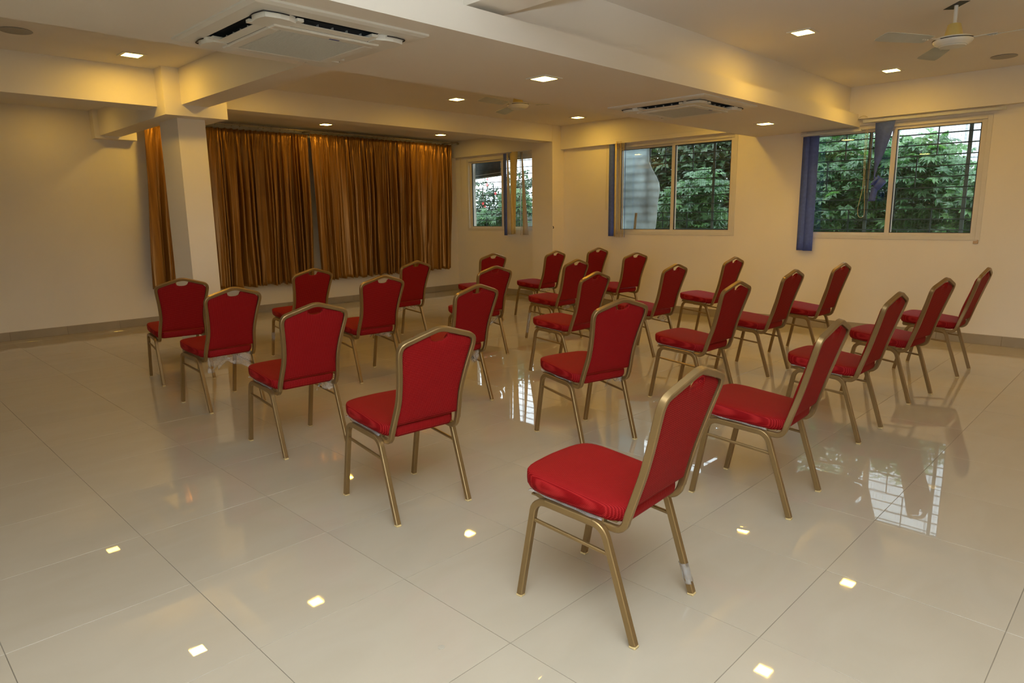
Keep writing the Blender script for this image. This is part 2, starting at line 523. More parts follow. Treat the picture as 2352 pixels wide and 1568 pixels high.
# pier, column, beams
struct('trim_1', boxes((8.25, 8.80, 7.19, 7.63, -0.2, Z_CEIL + 0.05)), M_WALL)                      # pier between hall and alcove
struct('column', boxes((2.525, 2.785, 6.92, 7.39, -0.2, 2.40)), M_BEAM)
struct('trim_2', boxes((2.37, 2.945, 6.76, 7.54, 2.38, Z_CEIL + 0.05)), M_BEAM)                     # column head
struct('trim_3', boxes((X_LEFT, 2.38, 6.95, 7.25, 2.468, Z_CEIL + 0.05)), M_BEAM)                   # beam left of the column
struct('trim_4', boxes((2.52, 2.765, 3.95, 6.80, 2.478, Z_CEIL + 0.05)), M_BEAM)                    # beam from column to dropped band
struct('trim_5', boxes((2.66, 2.90, 7.5, 9.93, 2.49, Z_CEIL + 0.05)), M_BEAM)                       # beam column to wall
struct('trim_6', boxes((2.60, 3.09, 9.90, 10.06, 2.455, Z_CEIL + 0.05)), M_BEAM)                    # bracket on the wall
struct('trim_7', boxes((2.93, 8.253, 7.192, 7.46, 2.548, Z_CEIL + 0.05)), M_BEAM)                     # beam over the alcove opening
struct('trim_8', boxes((8.455, 8.75, Y_BACK - 0.1, 7.2, 2.445, Z_CEIL + 0.05)), M_BEAM)             # beam over the windows
struct('trim_9', boxes((8.62, 8.95, 7.5, Y_CUR + 0.05, 2.505, Z_CEIL + 0.05)), M_BEAM)              # beam over the alcove window
struct('trim_10', boxes((X_LEFT, X_WIN + 0.05, 2.76, 4.0, 2.36, 2.495)), M_BEAM)                    # dropped ceiling band
struct('trim_11', boxes((X_LEFT, X_WIN + 0.05, 2.86, 3.9, 2.49, Z_CEIL + 0.05)), M_BEAM)            # beam above the band
struct('trim_12', boxes((2.565, 2.84, Y_BACK - 0.1, 2.88, 2.525, Z_CEIL + 0.05)), M_BEAM)           # cross beam towards the camera

# skirting of stone pieces
def skirting(name, p0, p1, nrm, h=0.105, t=0.012, L=0.6):
    root = tag(link(name, None), kind='structure')
    d = Vector(p1) - Vector(p0); n = max(1, round(d.length / L)); st = d.length / n
    ang = math.atan2(d.y, d.x)
    bm = bmesh.new(); box(bm, 0.0008, st - 0.0008, -t, 0.004, 0, h, bev=0.0012)
    me = new_mesh('tile', bm, M_SKIRT)
    for k in range(n):
        p = Vector(p0) + d * (k / n)
        link('tile', me, root, (p.x, p.y, 0.0005), (0, 0, ang))
skirting('baseboard_left', (X_LEFT, Y_CUR), (X_ALC, Y_CUR), None)
skirting('baseboard_right', (X_WIN, 7.18), (X_WIN, Y_BACK), None)
skirting('baseboard_alcove', (X_ALC, Y_CUR - 0.013), (X_ALC, 7.64), None)
skirting('baseboard_pier', (8.25, 7.19), (X_WIN - 0.013, 7.19), None)
skirting('baseboard_jamb', (8.25, 7.63), (8.25, 7.178), None)
skirting('baseboard_column', (2.525, 6.92), (2.785, 6.92), None)
skirting('baseboard_column', (2.525, 7.39), (2.525, 6.908), None)

# ------------------------------------------------------------------ windows
def window(n, x, y0, y1, z0, z1, ym, rail_z):
    """two-leaf sliding window; ym = meeting stile position"""
    root = tag(link('window_%d' % n, None), kind='structure')
    f = 0.045
    bm = bmesh.new()
    xa, xb = x - 0.006, x + 0.075
    box(bm, xa, xb, y0, y0 + f, z0, z1, bev=0.003)
    box(bm, xa, xb, y1 - f, y1, z0, z1, bev=0.003)
    box(bm, xa, xb, y0 + f, y1 - f, z0, z0 + f, bev=0.003)
    box(bm, xa, xb, y0 + f, y1 - f, z1 - f, z1, bev=0.003)
    obj('window_frame', bm, M_FRAME, root)
    for k, (a, b, xs) in enumerate(((y0 + f, ym + 0.03, x + 0.012), (ym - 0.03, y1 - f, x + 0.040))):
        s = 0.05
        bm = bmesh.new()
        za, zb = z0 + f, z1 - f
        box(bm, xs, xs + 0.026, a, a + s, za, zb, bev=0.002)
        box(bm, xs, xs + 0.026, b - s, b, za, zb, bev=0.002)
        box(bm, xs, xs + 0.026, a + s, b - s, za, za + s * 0.6, bev=0.002)
        box(bm, xs, xs + 0.026, a + s, b - s, zb - s * 0.6, zb, bev=0.002)
        sash = obj('sash', bm, M_FRAME, root)
        g = 0.007
        bm = bmesh.new()
        a2, b2, c2, d2 = a + s, b - s, za + s * 0.6, zb - s * 0.6
        box(bm, xs + 0.004, xs + 0.022, a2, a2 + g, c2, d2)
        box(bm, xs + 0.004, xs + 0.022, b2 - g, b2, c2, d2)
        box(bm, xs + 0.004, xs + 0.022, a2 + g, b2 - g, c2, c2 + g)
        box(bm, xs + 0.004, xs + 0.022, a2 + g, b2 - g, d2 - g, d2)
        obj('gasket', bm, M_GASKET, sash)
        bm = bmesh.new(); box(bm, xs + 0.011, xs + 0.015, a2 + g * 0.5, b2 - g * 0.5, c2 + g * 0.5, d2 - g * 0.5)
        obj('pane', bm, M_GLASS, sash)
    return root
window(3, X_WIN, *W3, 2.385, None)
window(2, X_WIN, *W2, 5.19, None)
window(1, X_ALC, *W1, 8.80, None)

# ------------------------------------------------------------------ window grilles outside
def grille(label, x, y0, y1, z0, z1, posts, zs, rods):
    g = thing('window_grille', label, 'window grille', (x, (y0 + y1) / 2, z0), group='green metal grilles outside the windows')
    cy = (y0 + y1) / 2
    bm = bmesh.new(); box(bm, -0.006, 0.006, y0 - cy, y1 - cy, -0.006, 0.006, bev=0.001)
    hb = new_mesh('horizontal_bar', bm, M_GRILL)
    for z in zs:
        link('horizontal_bar', hb, g, (0, 0, z - z0))
    bm = bmesh.new(); box(bm, -0.006, 0.006, -0.019, 0.019, 0, z1 - z0, bev=0.001)
    pm = new_mesh('post', bm, M_POST)
    for y in posts:
        link('post', pm, g, (0.012, y - cy, 0))
    for (y, za, zb) in rods:
        bm = bmesh.new(); box(bm, -0.005, 0.005, -0.006, 0.006, za - z0, zb - z0)
        obj('rod', bm, M_GRILL, g, loc=(-0.002, y - cy, 0))
    bm = bmesh.new(); s = 0.034; t = 0.0009
    y = y0
    while y < y1:
        box(bm, 0.024, 0.0258, y - cy - t, y - cy + t, 0, z1 - z0); y += s
    z = z0
    while z < z1:
        box(bm, 0.026, 0.0278, y0 - cy, y1 - cy, z - z0 - t, z - z0 + t); z += s
    o = obj('wire_mesh', bm, M_MESH, g); o['kind'] = 'stuff'
zz = [1.08 + 0.117 * k for k in range(13)]
grille('grille with a thick post near the pale far building outside the window with the knotted blind', 8.80, 1.30, 3.60, 1.02, 2.50, (1.72, 2.715), zz,
       [(2.02, zz[8], 2.5), (2.21, zz[5], zz[8]), (2.98, zz[8], 2.5), (3.18, zz[5], zz[8]), (2.4, zz[2], zz[5]), (2.02, 1.02, zz[3]), (2.9, 1.02, zz[3])])
grille('grille outside the window that holds the grey weathered sheet', 8.80, 4.05, 6.40, 1.02, 2.52, (4.71, 5.76), zz,
       [(5.03, zz[8], 2.52), (5.48, zz[8], 2.52), (5.1, 1.02, zz[3]), (5.5, 1.02, zz[3]), (4.4, 1.02, zz[3])])
grille('grille outside the window in the curtained alcove', 8.99, 7.75, 9.95, 1.05, 2.55, (8.3,), [1.1 + 0.117 * k for k in range(13)],
       [(9.3, 1.6, 2.0), (9.5, 1.05, 1.4), (9.1, 1.05, 1.4), (8.05, 1.05, 1.9)])

# ------------------------------------------------------------------ chairs
def chair_path():
    half = [(0.1900, 0.440), (0.1845, 0.50), (0.1775, 0.57), (0.1775, 0.62), (0.184, 0.69), (0.1935, 0.755), (0.2025, 0.808), (0.2055, 0.835),
            (0.2035, 0.852), (0.196, 0.866), (0.183, 0.8745), (0.166, 0.8805), (0.10, 0.9005), (0.04, 0.9185), (0.018, 0.9235), (0.0, 0.9250)]
    pts = catmull([Vector((x, 0.052 - (z - 0.44) * 0.298, z)) for x, z in half], 3)
    left = [Vector((-p.x, p.y, p.z)) for p in pts[:-1]]
    return left + pts[::-1]
LEAN_N = Vector((0, -0.958, -0.2855)).normalized()     # back side of the leaning plane

def arc_bend(pts, rads, seg=5):
    """polyline in space with rounded corners"""
    pts = [Vector(p) for p in pts]
    out = [pts[0]]
    for i in range(1, len(pts) - 1):
        a, b, c = pts[i-1], pts[i], pts[i+1]
        u, v = (a - b).normalized(), (c - b).normalized()
        th = u.angle(v); d = rads[i-1] / math.tan(th / 2)
        s, e = b + u * d, b + v * d
        ctr = b + (u + v).normalized() * (rads[i-1] / math.sin(th / 2))
        ps, pe = s - ctr, e - ctr
        om = ps.angle(pe)
        for k in range(seg + 1):
            t = k / seg
            out.append(ctr + ps * (math.sin((1 - t) * om) / math.sin(om)) + pe * (math.sin(t * om) / math.sin(om)))
    out.append(pts[-1])
    return out

def rounded_ring(poly, z_fn, inset, cx, cy):
    res = []
    n = len(poly)
    for i, (x, y) in enumerate(poly):
        if inset > 0.015:
            k = 1 - inset / 0.215
            q = Vector((cx + (x - cx) * k, cy + (y - cy) * k))
        else:
            a = Vector(poly[i-1]); b = Vector((x, y)); c = Vector(poly[(i+1) % n])
            t = (c - a).normalized(); nn = Vector((-t.y, t.x))
            q = b + nn * inset
        res.append(Vector((q.x, q.y, z_fn(q.x, q.y))))
    return res

def make_chair():
    t = thing('banquet_chair', 'x', 'chair', group='red banquet chairs set out in spaced rows')
    # legs with their bends, side rails, stretchers
    for s in (-1, 1):
        X = s * 0.210
        side = arc_bend([(X, 0.503, 0.008), (X, 0.426, 0.4135), (X, 0.133, 0.396), (X, 0.007, 0.008)], [0.055, 0.060], 6)
        k1 = 7; k2 = len(side) - 8
        for nm, pp in (('leg', side[:k1 + 1]), ('side_rail', side[k1:k2 + 1]), ('leg', side[k2:])):
            bm = bmesh.new(); sweep(bm, pp, (1, 0, 0), 0.025, 0.024, 0.0028)
            o = obj(nm, bm, M_GOLD, t, smooth=True, auto=30)
            if nm == 'leg':
                q = side[0] if pp is not None and pp[0] == side[0] else side[-1]
                bm = bmesh.new(); box(bm, q.x - 0.0128, q.x + 0.0128, q.y - 0.0128, q.y + 0.0128, 0.0, 0.009, bev=0.002)
                obj('foot_cap', bm, M_CAP, o)
        bm = bmesh.new(); sweep(bm, [(X, 0.436, 0.331), (X, 0.110, 0.300)], (1, 0, 0), 0.013, 0.013, 0.003)
        obj('stretcher', bm, M_GOLD, t)
    # back frame: hourglass loop with a peaked top and forward-curving lower arms
    bm = bmesh.new()
    path = chair_path()
    sweep(bm, path, LEAN_N, 0.0225, 0.026, 0.003)
    for s in (-1, 1):
        arm = arc_bend([(s * 0.1895, 0.0505, 0.447), (s * 0.188, 0.068, 0.388), (s * 0.187, 0.30, 0.398)], [0.046], 7)
        sweep(bm, arm, (1, 0, 0), 0.025, 0.022, 0.004)
    obj('back_frame', bm, M_GOLD, t, smooth=True, auto=30)
    # seat pan rail: a U under the cushion
    half = [(0.187, 0.14), (0.187, 0.30), (0.184, 0.40), (0.165, 0.455), (0.12, 0.481), (0.0, 0.488)]
    pts = catmull([(x, y, 0.407 + (y - 0.14) * 0.045) for x, y in half], 3)
    pts = pts + [Vector((-p.x, p.y, p.z)) for p in pts[::-1][1:]]
    bm = bmesh.new(); sweep(bm, pts, (0, -0.045, 1), 0.020, 0.030, 0.003)
    box(bm, -0.18, 0.18, 0.10, 0.47, 0.407, 0.413)
    obj('seat_frame', bm, M_GOLDPAN, t, smooth=True, auto=40)
    # seat cushion
    ol = [(0.148, 0.060), (0.168, 0.072), (0.198, 0.118), (0.206, 0.150), (0.211, 0.25), (0.215, 0.36), (0.214, 0.415), (0.203, 0.462), (0.172, 0.494), (0.11, 0.509), (0.0, 0.515)]
    ol = catmull([(x, y, 0) for x, y in ol], 2)
    ol = [(p.x, p.y) for p in ol]
    poly = ol + [(-x, y) for x, y in ol[::-1][1:]]
    bot = lambda x, y: 0.4135 + (y - 0.135) * 0.078
    top = lambda x, y: 0.470 + (y - 0.135) * 0.100
    def dome(h): return lambda x, y: top(x, y) + h
    lv = [(0.012, bot), (0.007, lambda x, y: bot(x, y) + 0.005), (0.0, lambda x, y: bot(x, y) + 0.017), (-0.0015, lambda x, y: (bot(x, y) + top(x, y)) / 2 + 0.004), (-0.001, lambda x, y: top(x, y) - 0.007), (0.002, dome(-0.001)), (0.008, dome(0.002)), (0.025, dome(0.0055)), (0.065, dome(0.0085)), (0.11, dome(0.010))]
    bm = bmesh.new(); rings = []
    for ins, zf in lv:
        rings.append([bm.verts.new(p) for p in rounded_ring(poly, zf, ins, 0, 0.28)])
    n = len(poly)
    for a, b in zip(rings, rings[1:]):
        for j in range(n):
            bm.faces.new((a[j], a[(j+1) % n], b[(j+1) % n], b[j]))
    bm.faces.new(rings[0][::-1]); bm.faces.new(rings[-1])
    bmesh.ops.recalc_face_normals(bm, faces=bm.faces[:])
    obj('seat', bm, M_FABRIC, t, smooth=True, auto=28)
    # backrest cushion filling the loop, with the hand notch at the top
    side = [(0.474, 0.1755), (0.50, 0.1725), (0.57, 0.1655), (0.62, 0.1655), (0.69, 0.172), (0.755, 0.1815), (0.808, 0.1905), (0.838, 0.193), (1.0, 0.193)]
    roof = [(0.0, 0.866), (0.018, 0.8668), (0.032, 0.8705), (0.045, 0.8795), (0.052, 0.8985), (0.10, 0.8855), (0.150, 0.8705), (0.172, 0.8630), (0.185, 0.8540), (0.191, 0.8450), (0.193, 0.836)]
    def interp(tab, q):
        for (a, fa), (b, fb) in zip(tab, tab[1:]):
            if q <= b: return fa + (fb - fa) * max(0, (q - a)) / (b - a)
        return tab[-1][1]
    zb = 0.474
    us = sorted({s * v for v in (0, 0.009, 0.018, 0.025, 0.032, 0.039, 0.045, 0.0485, 0.052, 0.060, 0.075, 0.10, 0.125, 0.150, 0.163, 0.172, 0.180, 0.185, 0.1885, 0.191, 0.193) for s in (-1, 1)})
    vs_ = [0, 0.006, 0.015, 0.03, 0.06, 0.12, 0.2, 0.3, 0.4, 0.5, 0.6, 0.7, 0.8, 0.87, 0.92, 0.955, 0.975, 0.99, 1.0]
    bm = bmesh.new(); sheets = []
    for nsign, T, ew in ((1, 0.0095, 0.010), (-1, 0.034, 0.022)):
        g = []
        for u in us:
            zt = interp(roof, abs(u)); col = []
            for v in vs_:
                z = zb + (zt - zb) * v
                x = u / 0.193 * interp(side, z)
                e = min(interp(side, z) - abs(x), z - zb, (zt - z) * 0.95)
                th = 0.0035 + (T - 0.0035) * (1 - math.exp(-max(e, 0) / ew))
                if nsign < 0: th += 0.010 * math.exp(-((z - 0.60) / 0.10) ** 2) * (1 - (x / 0.19) ** 2)
                p = Vector((x, 0.052 - (z - 0.44) * 0.298, z)) + LEAN_N * (th * nsign - 0.002)
                col.append(bm.verts.new(p))
            g.append(col)
        sheets.append(g)
    B, F = sheets
    nu, nv = len(us), len(vs_)
    for i in range(nu - 1):
        for j in range(nv - 1):
            bm.faces.new((B[i][j], B[i+1][j], B[i+1][j+1], B[i][j+1]))
            bm.faces.new((F[i][j], F[i][j+1], F[i+1][j+1], F[i+1][j]))
        bm.faces.new((B[i][0], F[i][0], F[i+1][0], B[i+1][0]))
        bm.faces.new((B[i][-1], B[i+1][-1], F[i+1][-1], F[i][-1]))
    for j in range(nv - 1):
        bm.faces.new((B[0][j], B[0][j+1], F[0][j+1], F[0][j]))
        bm.faces.new((B[-1][j], F[-1][j], F[-1][j+1], B[-1][j+1]))
    bmesh.ops.recalc_face_normals(bm, faces=bm.faces[:])
    obj('backrest', bm, M_FABRIC, t, smooth=True, auto=50)
    return t

CH = [  # x, y, turn, label
    (1.909, 1.129, 3.4, 'nearest red banquet chair, seen from its left side, film round one rear leg'),
    (1.904, 2.420, -3.7, 'red banquet chair second in the leftmost line, back turned'),
    (1.976, 3.657, -1.3, 'red banquet chair third in the leftmost line, ahead of the plastic-skirted one'),
    (2.060, 4.990, 2.4, 'red banquet chair with a torn sheet of clear plastic hanging under its seat'),
    (2.120, 6.135, -6.4, 'farthest left red banquet chair, beside the white column'),
    (3.268, 2.369, -12.1, 'red banquet chair turned slightly left in the centre of the hall, film on its right leg'),
    (3.209, 1.145, 3.0, 'red banquet chair directly right of the nearest one, its seat corner hidden by that back'),
    (4.538, 1.248, -0.5, 'third red banquet chair along the nearest row, counted from the nearest chair'),
    (5.704, 1.250, -6.0, 'second from right of the nearest row of red banquet chairs'),
    (6.882, 1.200, -0.4, 'rightmost red banquet chair, thin in side view before the plain right wall'),
    (3.294, 3.678, 0.6, 'red banquet chair with crumpled film at its right rear, in the middle line left of centre'),
    (4.658, 3.643, 1.7, 'red banquet chair right behind the slightly turned centre chair, third row'),
    (4.615, 2.319, -0.4, 'third red banquet chair of the second row, right of the turned centre chair'),
    (5.817, 2.396, 0.3, 'fourth red banquet chair of the second row, below the wall between the two big windows'),
    (6.859, 2.353, -1.9, 'last red banquet chair of the second row, nearest the wall under the straight blue blind'),
    (4.636, 4.863, -5.5, 'red banquet chair hiding most of another chair near the alcove corner, film at right rear'),
    (5.856, 4.827, 0.5, 'red banquet chair with film twisted round its front left leg, before the alcove pier'),
    (5.874, 3.585, -1.1, 'red banquet chair with film hanging under its right rear, below the sheeted window'),
    (7.115, 3.588, -2.3, 'red banquet chair close to the right wall, seat fully visible, film tuft under its rear'),
    (6.174, 6.481, -6.9, 'red banquet chair mostly hidden by another, only its peaked top clear, near the alcove'),
    (7.098, 6.210, 1.5, 'red banquet chair standing before the pier, seat in open view'),
    (7.323, 5.030, -10.0, 'red banquet chair before the wall under the blue and yellow blind, fourth row'),
    (8.060, 6.200, -6.0, 'farthest red banquet chair, by the right wall, only its back showing'),
    (3.331, 4.910, -3.7, 'red banquet chair second in the fourth row, pale hollow under its handle'),
    (3.370, 6.164, -1.0, 'red banquet chair in front of the gap between the curtains'),
    (4.662, 6.184, 1.6, 'red banquet chair before the right end of the brown curtain'),
]
proto = make_chair()
chairs = []
for k, (x, y, a, lab) in enumerate(CH):
    c = proto if k == 0 else copy_tree(proto)
    c.location = (x, y, 0); c.rotation_euler = (0, 0, R(a)); c['label'] = lab
    chairs.append(c)

# scraps of packing film still stuck to the chairs (each its own crumpled sheet)
def film(parent, grid, nu=14, nv=8, amp=0.006, seed=1):
    """grid(u, v) -> point; crumpled thin sheet"""
    r = random.Random(seed)
    ph = [(r.uniform(8, 26), r.uniform(8, 26), r.uniform(0, 6)) for _ in range(6)]
    bm = bmesh.new(); vs = []
    for i in range(nu + 1):
        row = []
        for j in range(nv + 1):
            u, v = i / nu, j / nv
            p = Vector(grid(u, v))
            w = sum(math.sin(a * u + b * v + c) for a, b, c in ph) / 3
            w2 = sum(math.sin(b * u - a * v + c) for a, b, c in ph) / 3
            p += Vector((w2 * amp * 0.5, w * amp, w2 * amp * 0.6)) * (0.35 + v)
            row.append(bm.verts.new(p))
        vs.append(row)
    for i in range(nu):
        for j in range(nv):
            if j > nv * 0.55 and r.random() < 0.10: continue
            bm.faces.new((vs[i][j], vs[i+1][j], vs[i+1][j+1], vs[i][j+1]))
    o = obj('plastic_film', bm, M_FILM, parent, smooth=True)
    sm = o.modifiers.new('thickness', 'SOLIDIFY'); sm.thickness = 0.0006
    o['label'] = 'crumpled clear packing film'
    return o
def film_fringe(parent, seed):     # ruffle squeezed out between cushion and side rail
    def g(u, v):
        y = 0.14 + 0.32 * u
        return (-0.199 - 0.012 * v, y, 0.4165 + (y - 0.135) * 0.078 - 0.005 * v)
    film(parent, g, 30, 2, 0.003, seed)
for k in (0, 1, 2, 5, 6, 7, 11, 12, 13, 16, 17, 18):
    film_fringe(chairs[k], 100 + k)
def film_rear(parent, x0, x1, drop, seed, dy=0.0):
    def g(u, v):
        return (x0 + (x1 - x0) * u, 0.085 + 0.03 * math.sin(3 * u) + dy + 0.03 * v, 0.417 - drop * v * (0.45 + 0.55 * abs(math.sin(2.2 * u + seed))))
    film(parent, g, 16, 8, 0.010, seed)
film_rear(chairs[3], -0.16, 0.18, 0.155, 2)
film_rear(chairs[10], 0.10, 0.17, 0.12, 3)
film_rear(chairs[15], 0.06, 0.17, 0.11, 4)
film_rear(chairs[5], 0.05, 0.18, 0.07, 5)
film_rear(chairs[17], 0.0, 0.16, 0.09, 6)
film_rear(chairs[16], 0.02, 0.17, 0.07, 7)
film_rear(chairs[25], -0.15, 0.15, 0.07, 8)
film_rear(chairs[23], -0.05, 0.17, 0.06, 9)
film_rear(chairs[20], -0.1, 0.17, 0.07, 10)
film_rear(chairs[18], 0.02, 0.16, 0.10, 11)
film_rear(chairs[2], 0.08, 0.19, 0.08, 12)
film_rear(chairs[1], -0.12, 0.16, 0.018, 13)
def film_leg(parent, x, p0, p1, seed):     # wound round a leg
    p0, p1 = Vector(p0), Vector(p1)
    def g(u, v):
        c = p0.lerp(p1, v); a = 2 * PI * u
        return (x + 0.0175 * math.cos(a), c.y + 0.0175 * math.sin(a), c.z)
    film(parent, g, 12, 8, 0.0015, seed)
film_leg(chairs[0], 0.210, (0, 0.045, 0.120), (0, 0.02, 0.045), 31)
film_leg(chairs[16], -0.210, (0, 0.445, 0.31), (0, 0.49, 0.07), 32)
film_leg(chairs[24], -0.210, (0, 0.455, 0.26), (0, 0.475, 0.17), 33)

# ------------------------------------------------------------------ curtains
def curtain(label, x0t, x1t, x0b, x1b, zt, zb0, zb1, npl, seed):
    r = random.Random(seed)
    NU, NV = npl * 16, 40
    y = 9.845
    amps = [r.uniform(0.35, 1.35) for _ in range(npl + 2)]
    phs = [r.uniform(-0.30, 0.30) for _ in range(npl + 2)]
    bm = bmesh.new(); rows = []
    for j in range(NV + 1):
        v = j / NV
        row = []
        for i in range(NU + 1):
            u = i / NU
            s = u * npl; k = int(min(s, npl - 1e-6)); fr = s - k
            A = amps[k] * (1 - fr) + amps[k + 1] * fr
            ease = min(1, 0.25 + v * 2.0)
            sw = s + 0.42 * math.sin(2 * PI * s * 0.23 + seed) + 0.30 * math.sin(2 * PI * s * 0.41 + 2.1 * seed) + 0.14 * math.sin(2 * PI * s * 0.13 + 3 * v + seed) * v
            w = math.sin(2 * PI * sw)
            w = math.copysign(abs(w) ** 0.85, w)
            d = 0.040 * A * ease * w + 0.015 * math.sin(2 * PI * s * 0.31 + 2 * v + seed) * v + 0.007 * math.sin(2 * PI * sw * 2 + 1.3 + 2 * v) * ease + 0.004 * math.sin(2 * PI * sw * 3.3 + 4 * v + seed) * ease
            if v < 0.14:
                d += 0.008 * math.sin(2 * PI * s * 2.6 + 55 * v + 2 * k) * math.sin(PI * v / 0.14)
            x = (x0t + (x1t - x0t) * u) * (1 - v) + (x0b + (x1b - x0b) * u) * v
            x += 0.012 * math.sin(2 * PI * (s + 0.25)) * ease + 0.02 * math.sin(7 * v + k) * v * 0.4
            zb = zb0 + (zb1 - zb0) * u + 0.010 * math.sin(2 * PI * s * 0.5 + seed) + 0.008 * w
            z = zt - 0.012 * abs(math.sin(PI * s)) * (1 - v) + (zb - zt) * v
            row.append(bm.verts.new((x, y + d, z)))
        rows.append(row)
    for j in range(NV):
        for i in range(NU):
            bm.faces.new((rows[j][i], rows[j][i+1], rows[j+1][i+1], rows[j+1][i]))
    o = obj('curtain', bm, M_CURT, smooth=True)
    sm = o.modifiers.new('thickness', 'SOLIDIFY'); sm.thickness = 0.002
    return tag(o, label, 'curtain', 'brown satin curtains on the far wall')
curtain('narrow strip of brown satin curtain left of the white column', 3.17, 3.85, 3.04, 3.82, 2.685, 0.50, 0.48, 6, 1)
curtain('brown satin curtain between the white column and the pale gap', 3.86, 5.52, 3.83, 5.50, 2.70, 0.42, 0.43, 18, 2)
curtain('brown satin curtain from the pale gap to the alcove corner', 5.56, 8.44, 5.60, 8.36, 2.722, 0.43, 0.45, 30, 3)

rod = thing('curtain_rod', 'thin metal curtain rod with rings under the alcove ceiling', 'curtain rod', (5.8, 9.80, 2.748))
bm = bmesh.new(); tube(bm, [(-2.78, 0, 0), (2.74, 0, 0)], 0.011, 10)
obj('rod', bm, M_STEEL, rod)
bm = bmesh.new(); tube(bm, [(2.72, 0, 0), (2.74, 0, 0), (2.77, 0, 0), (2.79, 0, 0)], [0.012, 0.019, 0.019, 0.010], 10); obj('finial', bm, M_STEEL, rod)
bm = bmesh.new()
lp = [(0.003 * math.sin(a), 0.020 * math.cos(a), 0.020 * math.sin(a) - 0.006) for a in [2 * PI * k / 10 for k in range(11)]]
tube(bm, lp, 0.003, 5, caps=False)
ring_me = new_mesh('ring', bm, M_STEEL, True)
for k in range(46):
    link('ring', ring_me, rod, (-2.62 + k * 0.1165 + random.uniform(-0.03, 0.03), 0, 0))
for x in (-2.5, -0.25, 2.6):
    bm = bmesh.new(); box(bm, x - 0.012, x + 0.012, 0, 0.252, -0.012, 0.012, bev=0.002); obj('bracket', bm, M_STEEL, rod)

# ------------------------------------------------------------------ blinds
def vane_mesh(pts_l, pts_r, mat, name='vane', t=0.0012):
    """strip between two edge polylines"""
    bm = bmesh.new()
    a = [bm.verts.new(p) for p in pts_l]; b = [bm.verts.new(p) for p in pts_r]
    for i in range(len(a) - 1):
        bm.faces.new((a[i], b[i], b[i+1], a[i+1]))
    return bm
def vane(parent, x, y, ang, z1, z0, w, mat, tw=0.0, y2=None, x2=None, w2=None, sag=0.0, n=10, label=None):
    L, Rr = [], []
    for i in range(n + 1):
        v = i / n
        a = R(ang + tw * v); cy = y + ((y2 if y2 is not None else y) - y) * v; cx = x + ((x2 if x2 is not None else x) - x) * v
        ww = w + ((w2 if w2 is not None else w) - w) * v
        z = z1 + (z0 - z1) * v
        cx += sag * math.sin(PI * v)
        dx, dy = math.cos(a) * ww / 2, math.sin(a) * ww / 2
        L.append((cx - dx, cy - dy, z)); Rr.append((cx + dx, cy + dy, z))
    o = obj('vane', vane_mesh(L, Rr, mat), mat, parent, smooth=True)
    sm = o.modifiers.new('thickness', 'SOLIDIFY'); sm.thickness = 0.0012
    if label: o['label'] = label
    return o
def headrail(parent, x, ya, yb, z, h=0.028):
    bm = bmesh.new(); box(bm, x - 0.022, x + 0.022, ya, yb, z - h, z, bev=0.002)
    box(bm, x - 0.026, x - 0.0225, ya, yb, z - h * 0.45, z - h * 0.35)
    return obj('headrail', bm, M_RAIL, parent)

b3 = thing('vertical_blind', 'blue vertical blind drawn aside at the rightmost window, one strip knotted', 'blind', (0, 0, 0), group='vertical blinds at the windows')
headrail(b3, 8.475, 1.375, 2.71, 2.425)
headrail(b3, 8.475, 2.72, 3.40, 2.335)
vane(b3, 8.465, 3.330, 80, 2.30, 0.95, 0.085, M_BLUE, tw=6, label='blue strip')
vane(b3, 8.470, 3.238, 97, 2.30, 0.945, 0.112, M_BLUE, tw=-4, label='blue strip')
# knotted strip: fan at the top narrowing into the knot, curl, tail
def knot():
    L = [(8.465, 2.575, 2.385), (8.462, 2.568, 2.25), (8.462, 2.560, 2.05), (8.462, 2.552, 1.90), (8.458, 2.545, 1.80), (8.455, 2.540, 1.76)]
    Rr = [(8.455, 2.370, 2.390), (8.445, 2.395, 2.25), (8.440, 2.452, 2.05), (8.450, 2.510, 1.90), (8.452, 2.530, 1.80), (8.452, 2.500, 1.76)]
    o = obj('vane', vane_mesh(L, Rr, M_BLUE), M_BLUE, b3, smooth=True); sm = o.modifiers.new('thickness', 'SOLIDIFY'); sm.thickness = 0.0015
    o['label'] = 'blue strip gathered into a knot'
    bm = bmesh.new(); n = 14
    for k0, k1, off in ((0, n, 0.0),):
        A, B = [], []
        for k in range(n + 1):
            a = R(150) - R(330) * k / n
            ctr = Vector((8.440, 2.492, 1.722)); ax = Vector((0, -0.62, 0.78))
            e1 = Vector((1, 0, 0)); e2 = ax.cross(e1)
            rr = 0.056 + 0.006 * k / n
            p = ctr + e1 * rr * math.cos(a) * 0.8 + e2 * rr * math.sin(a)
            A.append(bm.verts.new(p - ax * 0.050)); B.append(bm.verts.new(p + ax * 0.060))
        for k in range(n): bm.faces.new((A[k], A[k+1], B[k+1], B[k]))
    o = obj('knot', bm, M_BLUE, b3, smooth=True); sm = o.modifiers.new('thickness', 'SOLIDIFY'); sm.thickness = 0.002
    vane(b3, 8.44, 2.520, 88, 1.68, 1.525, 0.075, M_BLUE, y2=2.545, label='blue tail below the knot')
knot()
bm = bmesh.new()
lp = [(8.45, 2.665, 2.33), (8.448, 2.660, 2.0), (8.446, 2.650, 1.7), (8.445, 2.685, 1.45), (8.445, 2.672, 1.36), (8.445, 2.635, 1.345), (8.445, 2.612, 1.40), (8.446, 2.632, 1.7), (8.448, 2.645, 2.0), (8.45, 2.645, 2.33)]
tube(bm, catmull(lp, 4), 0.0022, 5); obj('cord', bm, M_CORD, b3, smooth=True)
